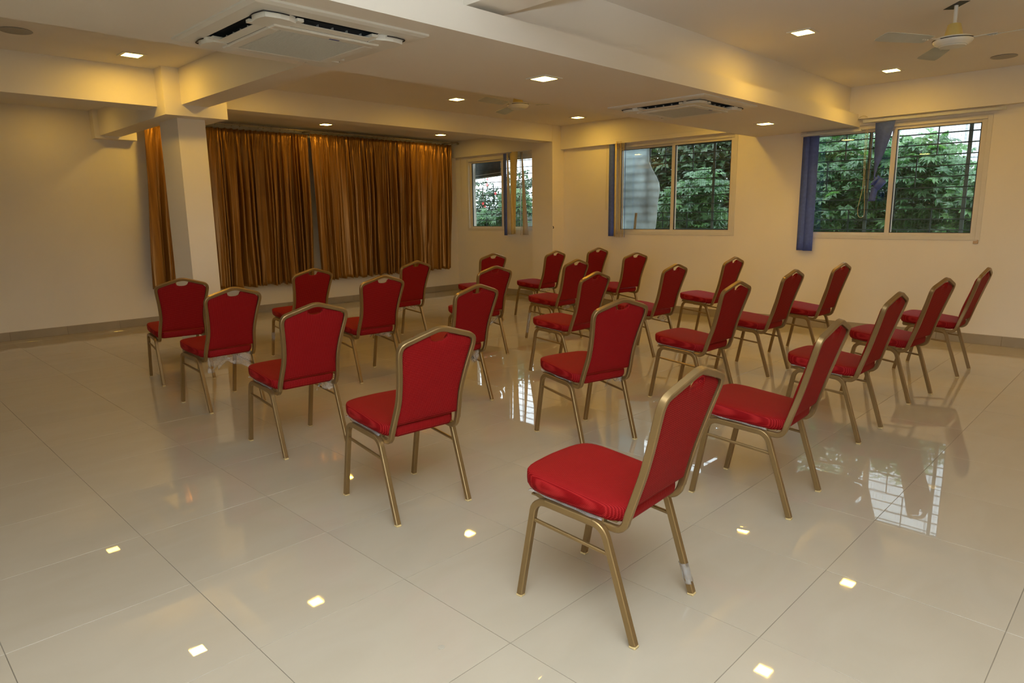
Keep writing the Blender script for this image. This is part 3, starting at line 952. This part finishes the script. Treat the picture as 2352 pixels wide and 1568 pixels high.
bm = bmesh.new(); tube(bm, catmull([(8.45, 2.60, 2.33), (8.45, 2.598, 1.9), (8.45, 2.602, 1.62)], 3), 0.0016, 5); obj('cord', bm, M_CORD, b3)

b2 = thing('vertical_blind', 'blue and yellow vertical blind stacked at the left of the middle window with the grey sheet', 'blind', group='vertical blinds at the windows')
headrail(b2, 8.478, 4.22, 6.32, 2.512, 0.024)
vane(b2, 8.472, 6.205, 96, 2.47, 1.09, 0.090, M_BLUE, tw=3, label='blue strip')
vane(b2, 8.455, 6.118, 60, 2.475, 1.085, 0.060, M_YELLOW, label='yellow strip')
for k in range(6):
    vane(b2, 8.462 + 0.002 * (k % 2), 6.083 - 0.019 * k, 30 + 7 * (k % 3), 2.475, 1.075 + 0.006 * (k % 2), 0.046, M_YELLOW, tw=3 * (k % 2), label='yellow strip')
vane(b2, 8.475, 5.960, 45, 2.47, 1.075, 0.032, M_BLUE, label='blue strip')
bm = bmesh.new(); tube(bm, catmull([(8.46, 6.29, 2.46), (8.46, 6.292, 2.0), (8.46, 6.300, 1.55), (8.46, 6.290, 1.49), (8.46, 6.278, 1.55), (8.46, 6.276, 2.0), (8.46, 6.274, 2.46)], 4), 0.0018, 5); obj('cord', bm, M_CORD, b2)

b1 = thing('vertical_blind', 'soiled cream and blue vertical blind hanging twisted at the alcove window', 'blind', group='vertical blinds at the windows')
headrail(b1, 8.668, 7.75, 10.02, 2.535, 0.028)
vane(b1, 8.655, 8.655, 85, 2.49, 1.07, 0.085, M_BLUE, tw=0, label='blue strip')
vane(b1, 8.640, 8.575, 62, 2.49, 1.085, 0.085, M_CREAMV, tw=40, y2=8.545, w2=0.10, label='cream strip')
vane(b1, 8.640, 8.480, 75, 2.49, 1.09, 0.10, M_YELLOW, tw=12, y2=8.470, w2=0.075, label='cream strip')
vane(b1, 8.630, 8.385, 100, 2.52, 1.10, 0.13, M_YELLOW, tw=-45, y2=8.405, w2=0.12, sag=-0.015, label='cream strip twisted at the top')
vane(b1, 8.650, 8.265, 30, 2.49, 1.08, 0.06, M_CREAMV, tw=10, y2=8.280, label='cream strip')
vane(b1, 8.640, 8.225, 70, 2.49, 1.085, 0.055, M_CREAMV, tw=25, y2=8.150, w2=0.125, label='cream strip')
bm = bmesh.new(); tube(bm, catmull([(8.66, 9.83, 2.50), (8.66, 9.835, 2.0), (8.655, 9.845, 1.60), (8.655, 9.83, 1.40)], 3), 0.0016, 5); obj('cord', bm, M_CORD, b1)
bm = bmesh.new(); tube(bm, catmull([(8.66, 9.86, 2.50), (8.66, 9.855, 1.9), (8.655, 9.86, 1.72)], 3), 0.0016, 5); obj('cord', bm, M_CORD, b1)

# ------------------------------------------------------------------ ceiling lights
def make_light():
    t = thing('ceiling_light', 'x', 'ceiling light', group='square panel lights in the ceiling')
    bm = bmesh.new(); a, b = 0.092, 0.066
    for q in ((-a, a, -a, -b), (-a, a, b, a), (-a, -b, -b, b), (b, a, -b, b)):
        box(bm, q[0], q[1], q[2], q[3], -0.006, 0.0)
    obj('frame', bm, M_ACW, t)
    bm = bmesh.new(); box(bm, -b, b, -b, b, -0.0045, -0.001)
    obj('diffuser', bm, M_LED, t)
    return t
LIGHTS = [
    (5.60, 2.28, Z_CEIL, 'square ceiling light nearest the ceiling fan with the white rod'),
    (7.75, 2.25, Z_CEIL, 'square ceiling light above the rightmost window'),
    (3.68, 3.28, 2.36, 'square light in the dropped band beside the larger cassette unit'),
    (7.32, 3.33, 2.36, 'square light in the dropped band at its window end'),
    (2.05, 6.48, Z_CEIL, 'square light in the left bay above the column beam'),
    (5.57, 6.37, Z_CEIL, 'square light left of the far ceiling fan'),
    (7.90, 6.40, Z_CEIL, 'square light right of the far ceiling fan'),
    (5.54, 9.32, Z_CEIL, 'square light over the gap between the curtains'),
    (7.72, 9.27, Z_CEIL, 'square light over the right end of the curtains'),
    (2.10, 9.43, Z_CEIL, 'square light seen edge-on over the far left wall'),
    (3.30, 6.39, Z_CEIL, 'square light hidden behind the column beam, mirrored in the floor'),
    (3.30, 9.40, Z_CEIL, 'square light hidden behind the column head over the narrow curtain'),
    (3.30, 4.40, Z_CEIL, 'square light hidden behind the dropped band near the column beam'),
    (5.56, 4.38, Z_CEIL, 'square light hidden behind the middle of the dropped band'),
    (7.72, 4.30, Z_CEIL, 'square light hidden behind the window end of the dropped band'),
    (5.60, 0.20, Z_CEIL, 'added unseen light above the camera side of the near ceiling fan'),  # from here down: unseen lamps added to brighten the right wall
    (7.75, 0.20, Z_CEIL, 'added unseen light by the right wall on the camera side of the near ceiling fan'),
    (7.75, -1.85, Z_CEIL, 'added unseen light by the right wall behind the camera'),
]
lp0 = make_light()
for k, (x, y, z, lab) in enumerate(LIGHTS):
    o = lp0 if k == 0 else copy_tree(lp0)
    o.location = (x, y, z); o['label'] = lab
    if y > 9 and x < 3:
        for ch in o.children:
            if ch.name.startswith('diffuser'):
                ch.data = ch.data.copy(); ch.data.materials[0] = M_LED_DIM

# ------------------------------------------------------------------ cassette air conditioners
def make_ac():
    t = thing('cassette_air_conditioner', 'x', 'air conditioner', group='cassette units in the dropped band')
    a = 0.475
    bm = bmesh.new()
    # outer plate with sloping rim (four bars), left open at the slots
    def ringslab(r0, z0, r1, z1):
        p = [[bm.verts.new((sx * r, sy * r, z)) for sx, sy in ((-1, -1), (1, -1), (1, 1), (-1, 1))] for r, z in ((r0, z0), (r1, z1))]
        for j in range(4):
            bm.faces.new((p[0][j], p[1][j], p[1][(j+1) % 4], p[0][(j+1) % 4]))
        return p[1]
    ringslab(a, 0.0, a, -0.010)
    ringslab(a, -0.010, a - 0.022, -0.018)
    ringslab(a - 0.022, -0.018, 0.385, -0.022)
    obj('panel_rim', bm, M_ACW, t)
    # corner pieces: rounded lobes between the slots
    h = 0.385; s = 0.222
    pts = [(s, h - 0.02), (0.265, 0.386), (0.31, 0.392), (0.352, 0.386), (0.378, 0.378), (0.386, 0.352), (0.392, 0.31), (0.386, 0.265), (h - 0.02, s), (0.300, s - 0.004), (0.288, s + 0.02), (s + 0.02, 0.288), (s - 0.004, 0.300)]
    bm = bmesh.new()
    top = [bm.verts.new((x, y, -0.02)) for x, y in pts]; bt = [bm.verts.new((x * 0.99, y * 0.99, -0.048)) for x, y in pts]
    bm.faces.new(bt[::-1])
    for j in range(len(pts)):
        bm.faces.new((top[j], top[(j+1) % len(pts)], bt[(j+1) % len(pts)], bt[j]))
    bmesh.ops.recalc_face_normals(bm, faces=bm.faces[:])
    cme = new_mesh('corner_cover', bm, M_ACW, False)
    # dark seam line round each corner
    bm = bmesh.new(); tube(bm, catmull([(0.268, 0.394, -0.028), (0.31, 0.400, -0.028), (0.354, 0.394, -0.028), (0.385, 0.385, -0.028), (0.394, 0.354, -0.028), (0.400, 0.31, -0.028), (0.394, 0.268, -0.028)], 3), 0.003, 5)
    sme = new_mesh('seam', bm, M_BLACK)
    for k in range(4):
        c = link('corner_cover', cme, t, rot=(0, 0, PI / 2 * k)); link('seam', sme, c)
    # air slots with a flap on the inner side
    for k in range(4):
        sl = link('air_slot', None, t, rot=(0, 0, PI / 2 * k))
        bm = bmesh.new()
        v = [bm.verts.new(p) for p in ((0.385, -s, -0.022), (0.385, s, -0.022), (0.375, s, -0.0005), (0.375, -s, -0.0005), (0.300, -s, -0.0005), (0.300, s, -0.0005), (0.290, s, -0.046), (0.290, -s, -0.046))]
        for q in ((0, 1, 2, 3), (3, 2, 5, 4), (4, 5, 6, 7), (0, 3, 4, 7), (1, 6, 5, 2)):
            bm.faces.new([v[i] for i in q])
        obj('recess', bm, M_ACD, sl)
        bm = bmesh.new()
        box(bm, 0.0, 0.050, -s + 0.008, s - 0.008, -0.004, 0.0, bev=0.001)
        xform(bm, Matrix.Translation((0.292, 0, -0.042)) @ Matrix.Rotation(R(-6), 4, 'Y'))
        obj('flap', bm, M_ACW, sl)
        bm = bmesh.new(); box(bm, 0.303, 0.322, -0.001, 0.001, -0.032, -0.020)
        lme = new_mesh('louver', bm, M_ACW)
        for q in range(5):
            link('louver', lme, sl, (0, -0.16 + q * 0.08, 0), (0, 0, R(0)))
        for sy in (-1, 1):
            bm = bmesh.new(); box(bm, 0.305, 0.378, sy * (s - 0.002), sy * (s - 0.035), -0.040, -0.026, bev=0.001)
            obj('slot_end', bm, M_ACW, sl)
    # centre frame and grille
    bm = bmesh.new()
    for q in ((-0.29, 0.29, -0.29, -0.235), (-0.29, 0.29, 0.235, 0.29), (-0.29, -0.235, -0.235, 0.235), (0.235, 0.29, -0.235, 0.235)):
        box(bm, *q, -0.056, -0.020, bev=0.004)
    box(bm, -0.235, 0.235, -0.235, 0.235, -0.040, -0.020)
    obj('centre_frame', bm, M_ACW, t)
    bm = bmesh.new(); box(bm, -0.232, 0.232, -0.232, 0.232, -0.054, -0.041, bev=0.002)
    for k in range(46):
        y = -0.225 + k * 0.01
        box(bm, -0.226, 0.226, y - 0.0018, y + 0.0018, -0.0558, -0.0535)
    obj('intake_grille', bm, M_ACG, t)
    bm = bmesh.new(); box(bm, 0.02, 0.075, -0.255, -0.243, -0.0572, -0.0558)
    o = obj('sticker', bm, M_LABEL, t); o['label'] = 'blue sticker'
    return t
ac = make_ac()
ac.location = (1.89, 3.385, 2.36); ac['label'] = 'larger-looking cassette air conditioner at the top left, open slots showing dark'
ac2 = copy_tree(ac); ac2.location = (5.56, 3.30, 2.36); ac2['label'] = 'cassette air conditioner farther along the dropped band, left of the windows'; ac2.rotation_euler = (0, 0, 0)

# ------------------------------------------------------------------ ceiling fans
def make_fan(label, loc, zm, a0):
    t = thing('ceiling_fan', label, 'ceiling fan', loc, group='ceiling fans')
    d = zm - loc[2]
    bm = bmesh.new(); tube(bm, [(0, 0, 0.0), (0, 0, d + 0.11)], 0.0125, 12); obj('rod', bm, M_FANW, t, smooth=True, auto=40)
    bm = bmesh.new(); lathe(bm, [(0.036, d + 0.115), (0.040, d + 0.11), (0.058, d + 0.035), (0.060, d + 0.026)], 24); obj('canopy', bm, M_FANY, t, smooth=True, auto=40)
    bm = bmesh.new(); lathe(bm, [(0.05, d + 0.028), (0.112, d + 0.024), (0.122, d + 0.010), (0.122, d + 0.002), (0.112, d - 0.014), (0.086, d - 0.026), (0.080, d - 0.034), (0.04, d - 0.040)], 32)
    mo = obj('motor', bm, M_FANW, t, smooth=True, auto=40)
    bm = bmesh.new(); lathe(bm, [(0.1215, d + 0.0135), (0.1245, d + 0.013), (0.1245, d + 0.008), (0.1215, d + 0.0075)], 32); obj('trim_band', bm, M_BLACK, mo)
    bm = bmesh.new(); lathe(bm, [(0.0845, d - 0.0265), (0.0875, d - 0.0270), (0.0850, d - 0.0295), (0.0825, d - 0.0290)], 32); obj('trim_band', bm, M_FANB, mo)
    # blade
    bm = bmesh.new()
    prof = [(0.205, 0.048), (0.25, 0.056), (0.40, 0.062), (0.55, 0.066), (0.598, 0.060), (0.606, 0.04)]
    up, lo = [], []
    for x, w in prof:
        tl = R(11)
        up.append((bm.verts.new((x, -w, -w * math.tan(tl))), bm.verts.new((x, w, w * math.tan(tl)))))
        lo.append((bm.verts.new((x, -w, -w * math.tan(tl) - 0.003)), bm.verts.new((x, w, w * math.tan(tl) - 0.003))))
    for i in range(len(prof) - 1):
        bm.faces.new((up[i][0], up[i+1][0], up[i+1][1], up[i][1]))
        bm.faces.new((lo[i][0], lo[i][1], lo[i+1][1], lo[i+1][0]))
        for s in (0, 1):
            bm.faces.new((up[i][s], lo[i][s], lo[i+1][s], up[i+1][s]))
    bm.faces.new((up[0][0], up[0][1], lo[0][1], lo[0][0])); bm.faces.new((up[-1][0], lo[-1][0], lo[-1][1], up[-1][1]))
    bme = new_mesh('blade', bm, M_FANB)
    bm = bmesh.new(); box(bm, 0.10, 0.26, -0.016, 0.016, 0.001, 0.005, bev=0.001)
    for x in (0.215, 0.235, 0.252):
        box(bm, x - 0.004, x + 0.004, -0.004, 0.004, -0.008, 0.008)
    ame = new_mesh('blade_iron', bm, M_FANW)
    for k in range(3):
        b = link('blade', bme, t, (0, 0, d + 0.006), (0, 0, R(a0 + 120 * k)))
        link('blade_iron', ame, b)
    return t
f1 = make_fan('white ceiling fan with a yellowed canopy and white rod at the top right', (5.68, 1.27, Z_CEIL), 2.565, 29)
bm = bmesh.new(); box(bm, -0.10, 0.10, -0.035, 0.035, -0.0015, 0.001); xform(bm, Matrix.Rotation(R(40), 4, 'Z') @ Matrix.Translation((0, 0, 0)))
o = obj('hook_opening', bm, M_BLACK, f1); o['label'] = 'dark cut-out in the ceiling around the fan hook'
make_fan('low-contrast ceiling fan in the far bay behind the dropped band', (5.62, 5.40, Z_CEIL), 2.615, 65)

# speakers
bm = bmesh.new(); lathe(bm, [(0.10, 0.0), (0.105, -0.004), (0.100, -0.008), (0.092, -0.006), (0.02, -0.007)], 32)
sp = obj('ceiling_speaker', bm, M_SPK, loc=(7.86, 1.34, Z_CEIL), smooth=True, auto=40); tag(sp, 'round ceiling speaker right of the fan', 'speaker', 'round ceiling speakers')
s2 = sp.copy(); COL.objects.link(s2); s2.location = (1.20, 6.22, Z_CEIL); s2['label'] = 'round ceiling speaker at the far left edge of the ceiling'

# ------------------------------------------------------------------ small things in the room
bm = bmesh.new(); box(bm, -0.012, 0, -0.022, 0.022, -0.014, 0.014, bev=0.003); box(bm, -0.016, -0.006, -0.022, -0.012, 0.005, 0.028, bev=0.002)
tag(obj('window_latch', bm, M_STICK, loc=(X_WIN, 1.52, 1.075)), 'small beige latch piece on the wall below the rightmost window corner', 'latch')
bm = bmesh.new(); tube(bm, [(0, 0, 0.02), (0, -0.012, 0.012), (0, -0.016, -0.004), (0, -0.004, -0.014)], 0.006, 6)
tag(obj('wall_hook', bm, M_BLACK, loc=(8.262, 7.192, 1.22)), 'tiny dark hook on the corner of the pier', 'hook')
bm = bmesh.new(); tube(bm, catmull([(0, 0, 0), (-0.012, 0.02, 0.012), (-0.02, 0.05, 0.014), (-0.01, 0.085, 0.0), (0, 0.10, -0.02)], 3), 0.003, 5)
tag(obj('cable_stub', bm, M_CORD, loc=(8.452, 2.66, 2.455)), 'short cable stub where the dropped band meets the window beam', 'cable')
bm = bmesh.new(); lathe(bm, [(0.012, 0.0), (0.012, 0.0012), (0.010, 0.0018), (0.004, 0.0018)], 20)  # thin disc that stands for a round stain on the tiles
tag(obj('floor_stain', bm, simple('stain', (0.40, 0.36, 0.29), 0.5), loc=(1.256, 1.594, 0.0)), 'small round plug on the bare floor in front of the chairs', 'stain')

# ------------------------------------------------------------------ outside the windows
gd = struct('ground', boxes((-40, 40, -30, 45, -0.62, -0.4)), M_SOIL)
bld = thing('building', 'pale building seen beyond the trees through the rightmost window', 'building', (17.5, 4.5, -0.4))
bm = bmesh.new(); box(bm, 0, 4, -4.5, 4.0, 0, 7.0); obj('wall', bm, M_BLDG, bld)
bm = bmesh.new()
for z in (2.9, 4.4): box(bm, -0.015, 0, -4.5, 4.0, z, z + 0.03)
for y in (-3, -1.0, 0.5, 2.4): box(bm, -0.015, 0, y, y + 0.03, 0, 7)
obj('joint', bm, simple('joint_grey', (0.45, 0.47, 0.48), 0.8), bld)
bw = thing('boundary_wall', 'mossy boundary wall behind the shrubs', 'wall', (13.4, 8, -0.4))
bm = bmesh.new(); box(bm, 0, 0.2, -9, 9, 0, 2.0); obj('wall', bm, simple('mossy_wall', (0.09, 0.10, 0.075), 0.9, var=0.3, scale=2), bw)

def leaf_bm(bm, M, lobes=7, L=0.14, w=0.022):
    """palmate leaf: lobes fanned from the stalk, each a folded blade of 4 triangles"""
    c = bm.verts.new(M @ Vector((0, 0, 0)))
    for k in range(lobes):
        a = R(-105 + 210 * k / (lobes - 1)) if lobes > 1 else 0
        l = L * (0.62 + 0.38 * math.cos(a * 0.75))
        d = Vector((math.cos(a), math.sin(a), 0)); s = Vector((-d.y, d.x, 0))
        p1 = bm.verts.new(M @ (d * l * 0.55 + s * w + Vector((0, 0, 0.006))))
        p2 = bm.verts.new(M @ (d * l * 0.55 - s * w + Vector((0, 0, 0.006))))
        md = bm.verts.new(M @ (d * l * 0.55 + Vector((0, 0, -0.004))))
        tp = bm.verts.new(M @ (d * l + Vector((0, 0, -0.022))))
        bm.faces.new((c, md, p1)); bm.faces.new((c, p2, md)); bm.faces.new((md, tp, p1)); bm.faces.new((md, p2, tp))
bm = bmesh.new(); leaf_bm(bm, Matrix.Identity(4)); LEAF_ME = new_mesh('leaf', bm, M_LEAF)
bm = bmesh.new(); leaf_bm(bm, Matrix.Identity(4), 3, 0.11, 0.026); LEAF_ME2 = new_mesh('leaf', bm, M_LEAFD)

def leaf_matrix(r, p, toward, scale):
    """leaves droop and mostly face up and outwards"""
    n = (Vector((r.uniform(-0.6, 0.6), r.uniform(-0.6, 0.6), 1.0)) + toward * r.uniform(0.1, 1.1)).normalized()
    q = Vector((0, 0, 1)).rotation_difference(n)
    return Matrix.Translation(p) @ q.to_matrix().to_4x4() @ Matrix.Rotation(r.uniform(0, 2 * PI), 4, 'Z') @ Matrix.Scale(scale * r.uniform(0.7, 1.25), 4)

def tree(label, x, y, blobs, n, nbig, seed, dark=False, scale=1.0, flowers=()):
    r = random.Random(seed)
    t = thing('shrub', label, 'shrub', (x, y, -0.4), group='shrubs outside the windows')
    mat = M_LEAFD if dark else M_LEAF
    # trunk and branches
    bm = bmesh.new()
    for (bx, by, bz, rr) in blobs:
        e = Vector((bx - x, by - y, bz + 0.4))
        mid = e * 0.5 + Vector((r.uniform(-0.1, 0.1), r.uniform(-0.1, 0.1), 0))
        tube(bm, catmull([(0, 0, 0), mid, e, e + Vector((r.uniform(-0.1, 0.1), r.uniform(-0.2, 0.2), rr * 0.6))], 3), [0.03 - 0.0022 * k for k in range(10)], 6)
    obj('stem', bm, M_TRUNK, t, smooth=True)
    tot = sum(b[3] ** 2 for b in blobs)
    bm = bmesh.new(); big = []
    toward = Vector((-1, -0.35, 0.1)).normalized()
    for (bx, by, bz, rr) in blobs:
        k = int(n * rr * rr / tot)
        for i in range(k):
            d = Vector((r.gauss(0, 1), r.gauss(0, 1), r.gauss(0, 1))).normalized() * (r.random() ** 0.45) * rr
            p = Vector((bx - x + d.x * 0.8, by - y + d.y, bz + 0.4 + d.z))
            M = leaf_matrix(r, p, toward, scale)
            front = d.x < -0.35 * rr
            if front and len(big) < nbig and r.random() < 0.5:
                big.append(M)
            else:
                if dark: leaf_bm(bm, M, 3, 0.11, 0.026)
                else: leaf_bm(bm, M, 7 if r.random() < 0.8 else 5)
    o = obj('foliage', bm, mat, t); o['kind'] = 'stuff'
    for M in big:
        o = link('leaf', LEAF_ME2 if dark else LEAF_ME, t); o.matrix_local = M
    for p in flowers:
        bm = bmesh.new()
        for k in range(5):
            a = 2 * PI * k / 5
            v = [bm.verts.new(q) for q in ((0, 0, 0), (-0.01, 0.028 * math.cos(a - 0.5), 0.028 * math.sin(a - 0.5)), (-0.022, 0.042 * math.cos(a), 0.042 * math.sin(a)), (-0.01, 0.028 * math.cos(a + 0.5), 0.028 * math.sin(a + 0.5)))]
            bm.faces.new(v)
        obj('flower', bm, M_RED, t, loc=(p[0] - x, p[1] - y, p[2] + 0.4))
    return t
# right window (its view runs through y 1.7..3.9 at x 10..11)
tree('pale palmate shrub behind the left pane of the rightmost window', 10.3, 3.3, [(10.2, 3.05, 1.95, 0.55), (10.1, 3.6, 1.5, 0.6), (10.3, 2.9, 1.2, 0.55), (10.4, 3.7, 2.2, 0.5), (10.5, 3.4, 0.8, 0.6)], 1500, 45, 11)
tree('pale palmate shrub behind the right pane of the rightmost window', 10.4, 2.1, [(10.3, 2.35, 1.65, 0.55), (10.1, 1.75, 1.35, 0.55), (10.4, 2.5, 2.05, 0.42), (10.5, 1.5, 1.75, 0.42), (10.3, 2.0, 0.9, 0.6), (10.8, 1.35, 2.15, 0.3)], 1500, 45, 12)
tree('taller shrub farther back behind the rightmost window', 12.2, 3.4, [(12.2, 3.6, 1.9, 0.8), (12.2, 4.4, 2.3, 0.7), (12.3, 2.7, 1.6, 0.8), (12.4, 3.9, 1.2, 0.8), (12.0, 4.9, 1.4, 0.8), (12.2, 2.3, 0.9, 0.8)], 1700, 20, 13)
# middle window
tree('pale palmate shrub low behind the right pane of the middle window', 10.2, 5.9, [(10.1, 5.55, 1.75, 0.40), (10.0, 5.9, 1.5, 0.45), (10.1, 5.5, 1.2, 0.45), (10.0, 6.6, 1.3, 0.45), (10.2, 6.1, 0.9, 0.5)], 900, 40, 14)
tree('dark dense small-leaved shrub filling the top of the middle window', 11.6, 6.9, [(11.5, 6.2, 2.4, 0.8), (11.6, 7.2, 2.5, 0.9), (11.6, 7.9, 2.2, 0.9), (11.7, 6.6, 1.7, 0.9), (11.6, 7.6, 1.3, 0.9), (11.7, 6.1, 0.9, 0.8)], 3600, 25, 15, dark=True, scale=1.7)
tree('dark dense shrub between the two big windows', 11.9, 5.0, [(11.8, 4.9, 2.5, 0.7), (11.8, 5.6, 2.6, 0.7), (12.0, 5.3, 1.8, 0.8), (12.0, 5.0, 1.0, 0.8)], 2200, 10, 18, dark=True, scale=1.7)
# alcove window
tree('dark hibiscus shrub with red flowers behind the alcove window', 10.5, 11.0, [(10.4, 11.1, 1.75, 0.5), (10.5, 10.5, 1.6, 0.5), (10.5, 11.6, 1.4, 0.6), (10.6, 10.9, 1.1, 0.6), (10.7, 10.3, 2.1, 0.35), (10.4, 10.0, 1.9, 0.4)], 1100, 30, 16, dark=True,
     flowers=((10.15, 10.66, 2.18), (10.15, 10.68, 2.07), (10.0, 10.66, 1.68), (10.0, 10.60, 1.60), (10.1, 10.38, 1.88)))
tree('pale shrub low in the corner of the alcove window', 9.9, 10.2, [(9.8, 10.35, 1.25, 0.32), (9.9, 10.0, 1.1, 0.4), (9.9, 9.6, 1.6, 0.4)], 420, 15, 17)

# grey weathered sheet leaning outside the middle window, with a stick before it
pts = [(6.30, 1.12), (6.30, 2.52), (5.755, 2.52), (5.75, 2.30), (5.745, 2.18), (5.70, 2.08), (5.62, 1.96), (5.57, 1.87), (5.555, 1.78), (5.57, 1.66), (5.59, 1.52), (5.595, 1.35), (5.61, 1.22), (5.65, 1.13), (5.80, 1.12)]
bm = bmesh.new()
fa = [bm.verts.new((0, y - 5.95, z - 1.12)) for y, z in pts]; fb_ = [bm.verts.new((0.022, y - 5.95, z - 1.12)) for y, z in pts]
bm.faces.new(fa); bm.faces.new(fb_[::-1])
for j in range(len(pts)): bm.faces.new((fa[j], fb_[j], fb_[(j+1) % len(pts)], fa[(j+1) % len(pts)]))
bmesh.ops.recalc_face_normals(bm, faces=bm.faces[:])
tag(obj('weathered_sheet', bm, M_SLAB, loc=(8.765, 5.95, 1.12), rot=(0, 0, 0)), 'grey weathered sheet with a wavy edge behind the left pane of the middle window', 'sheet')
bm = bmesh.new(); box(bm, -0.012, 0.012, -0.016, 0.016, 0, 0.27, bev=0.002); xform(bm, Matrix.Rotation(R(6), 4, 'X'))
tag(obj('wooden_stick', bm, M_STICK, loc=(8.735, 5.955, 1.165)), 'short wooden stick leaning on the grey sheet', 'stick')
# hanging dark framed panel outside the alcove window
hp = thing('hanging_panel', 'dark framed panel hanging askew outside the alcove window', 'panel', (9.05, 9.52, 2.30), (R(-3), 0, 0))
bm = bmesh.new(); box(bm, 0, 0.012, -0.36, 0.36, -0.15, 0.15); obj('board', bm, M_NET, hp)
bm = bmesh.new(); box(bm, -0.004, 0.018, -0.38, 0.38, -0.17, -0.15); box(bm, -0.004, 0.018, -0.38, -0.36, -0.15, 0.19); box(bm, -0.004, 0.018, -0.36, 0.38, 0.15, 0.17); box(bm, -0.002, 0.006, -0.36, 0.36, -0.11, -0.10)
obj('frame', bm, M_PALE, hp)
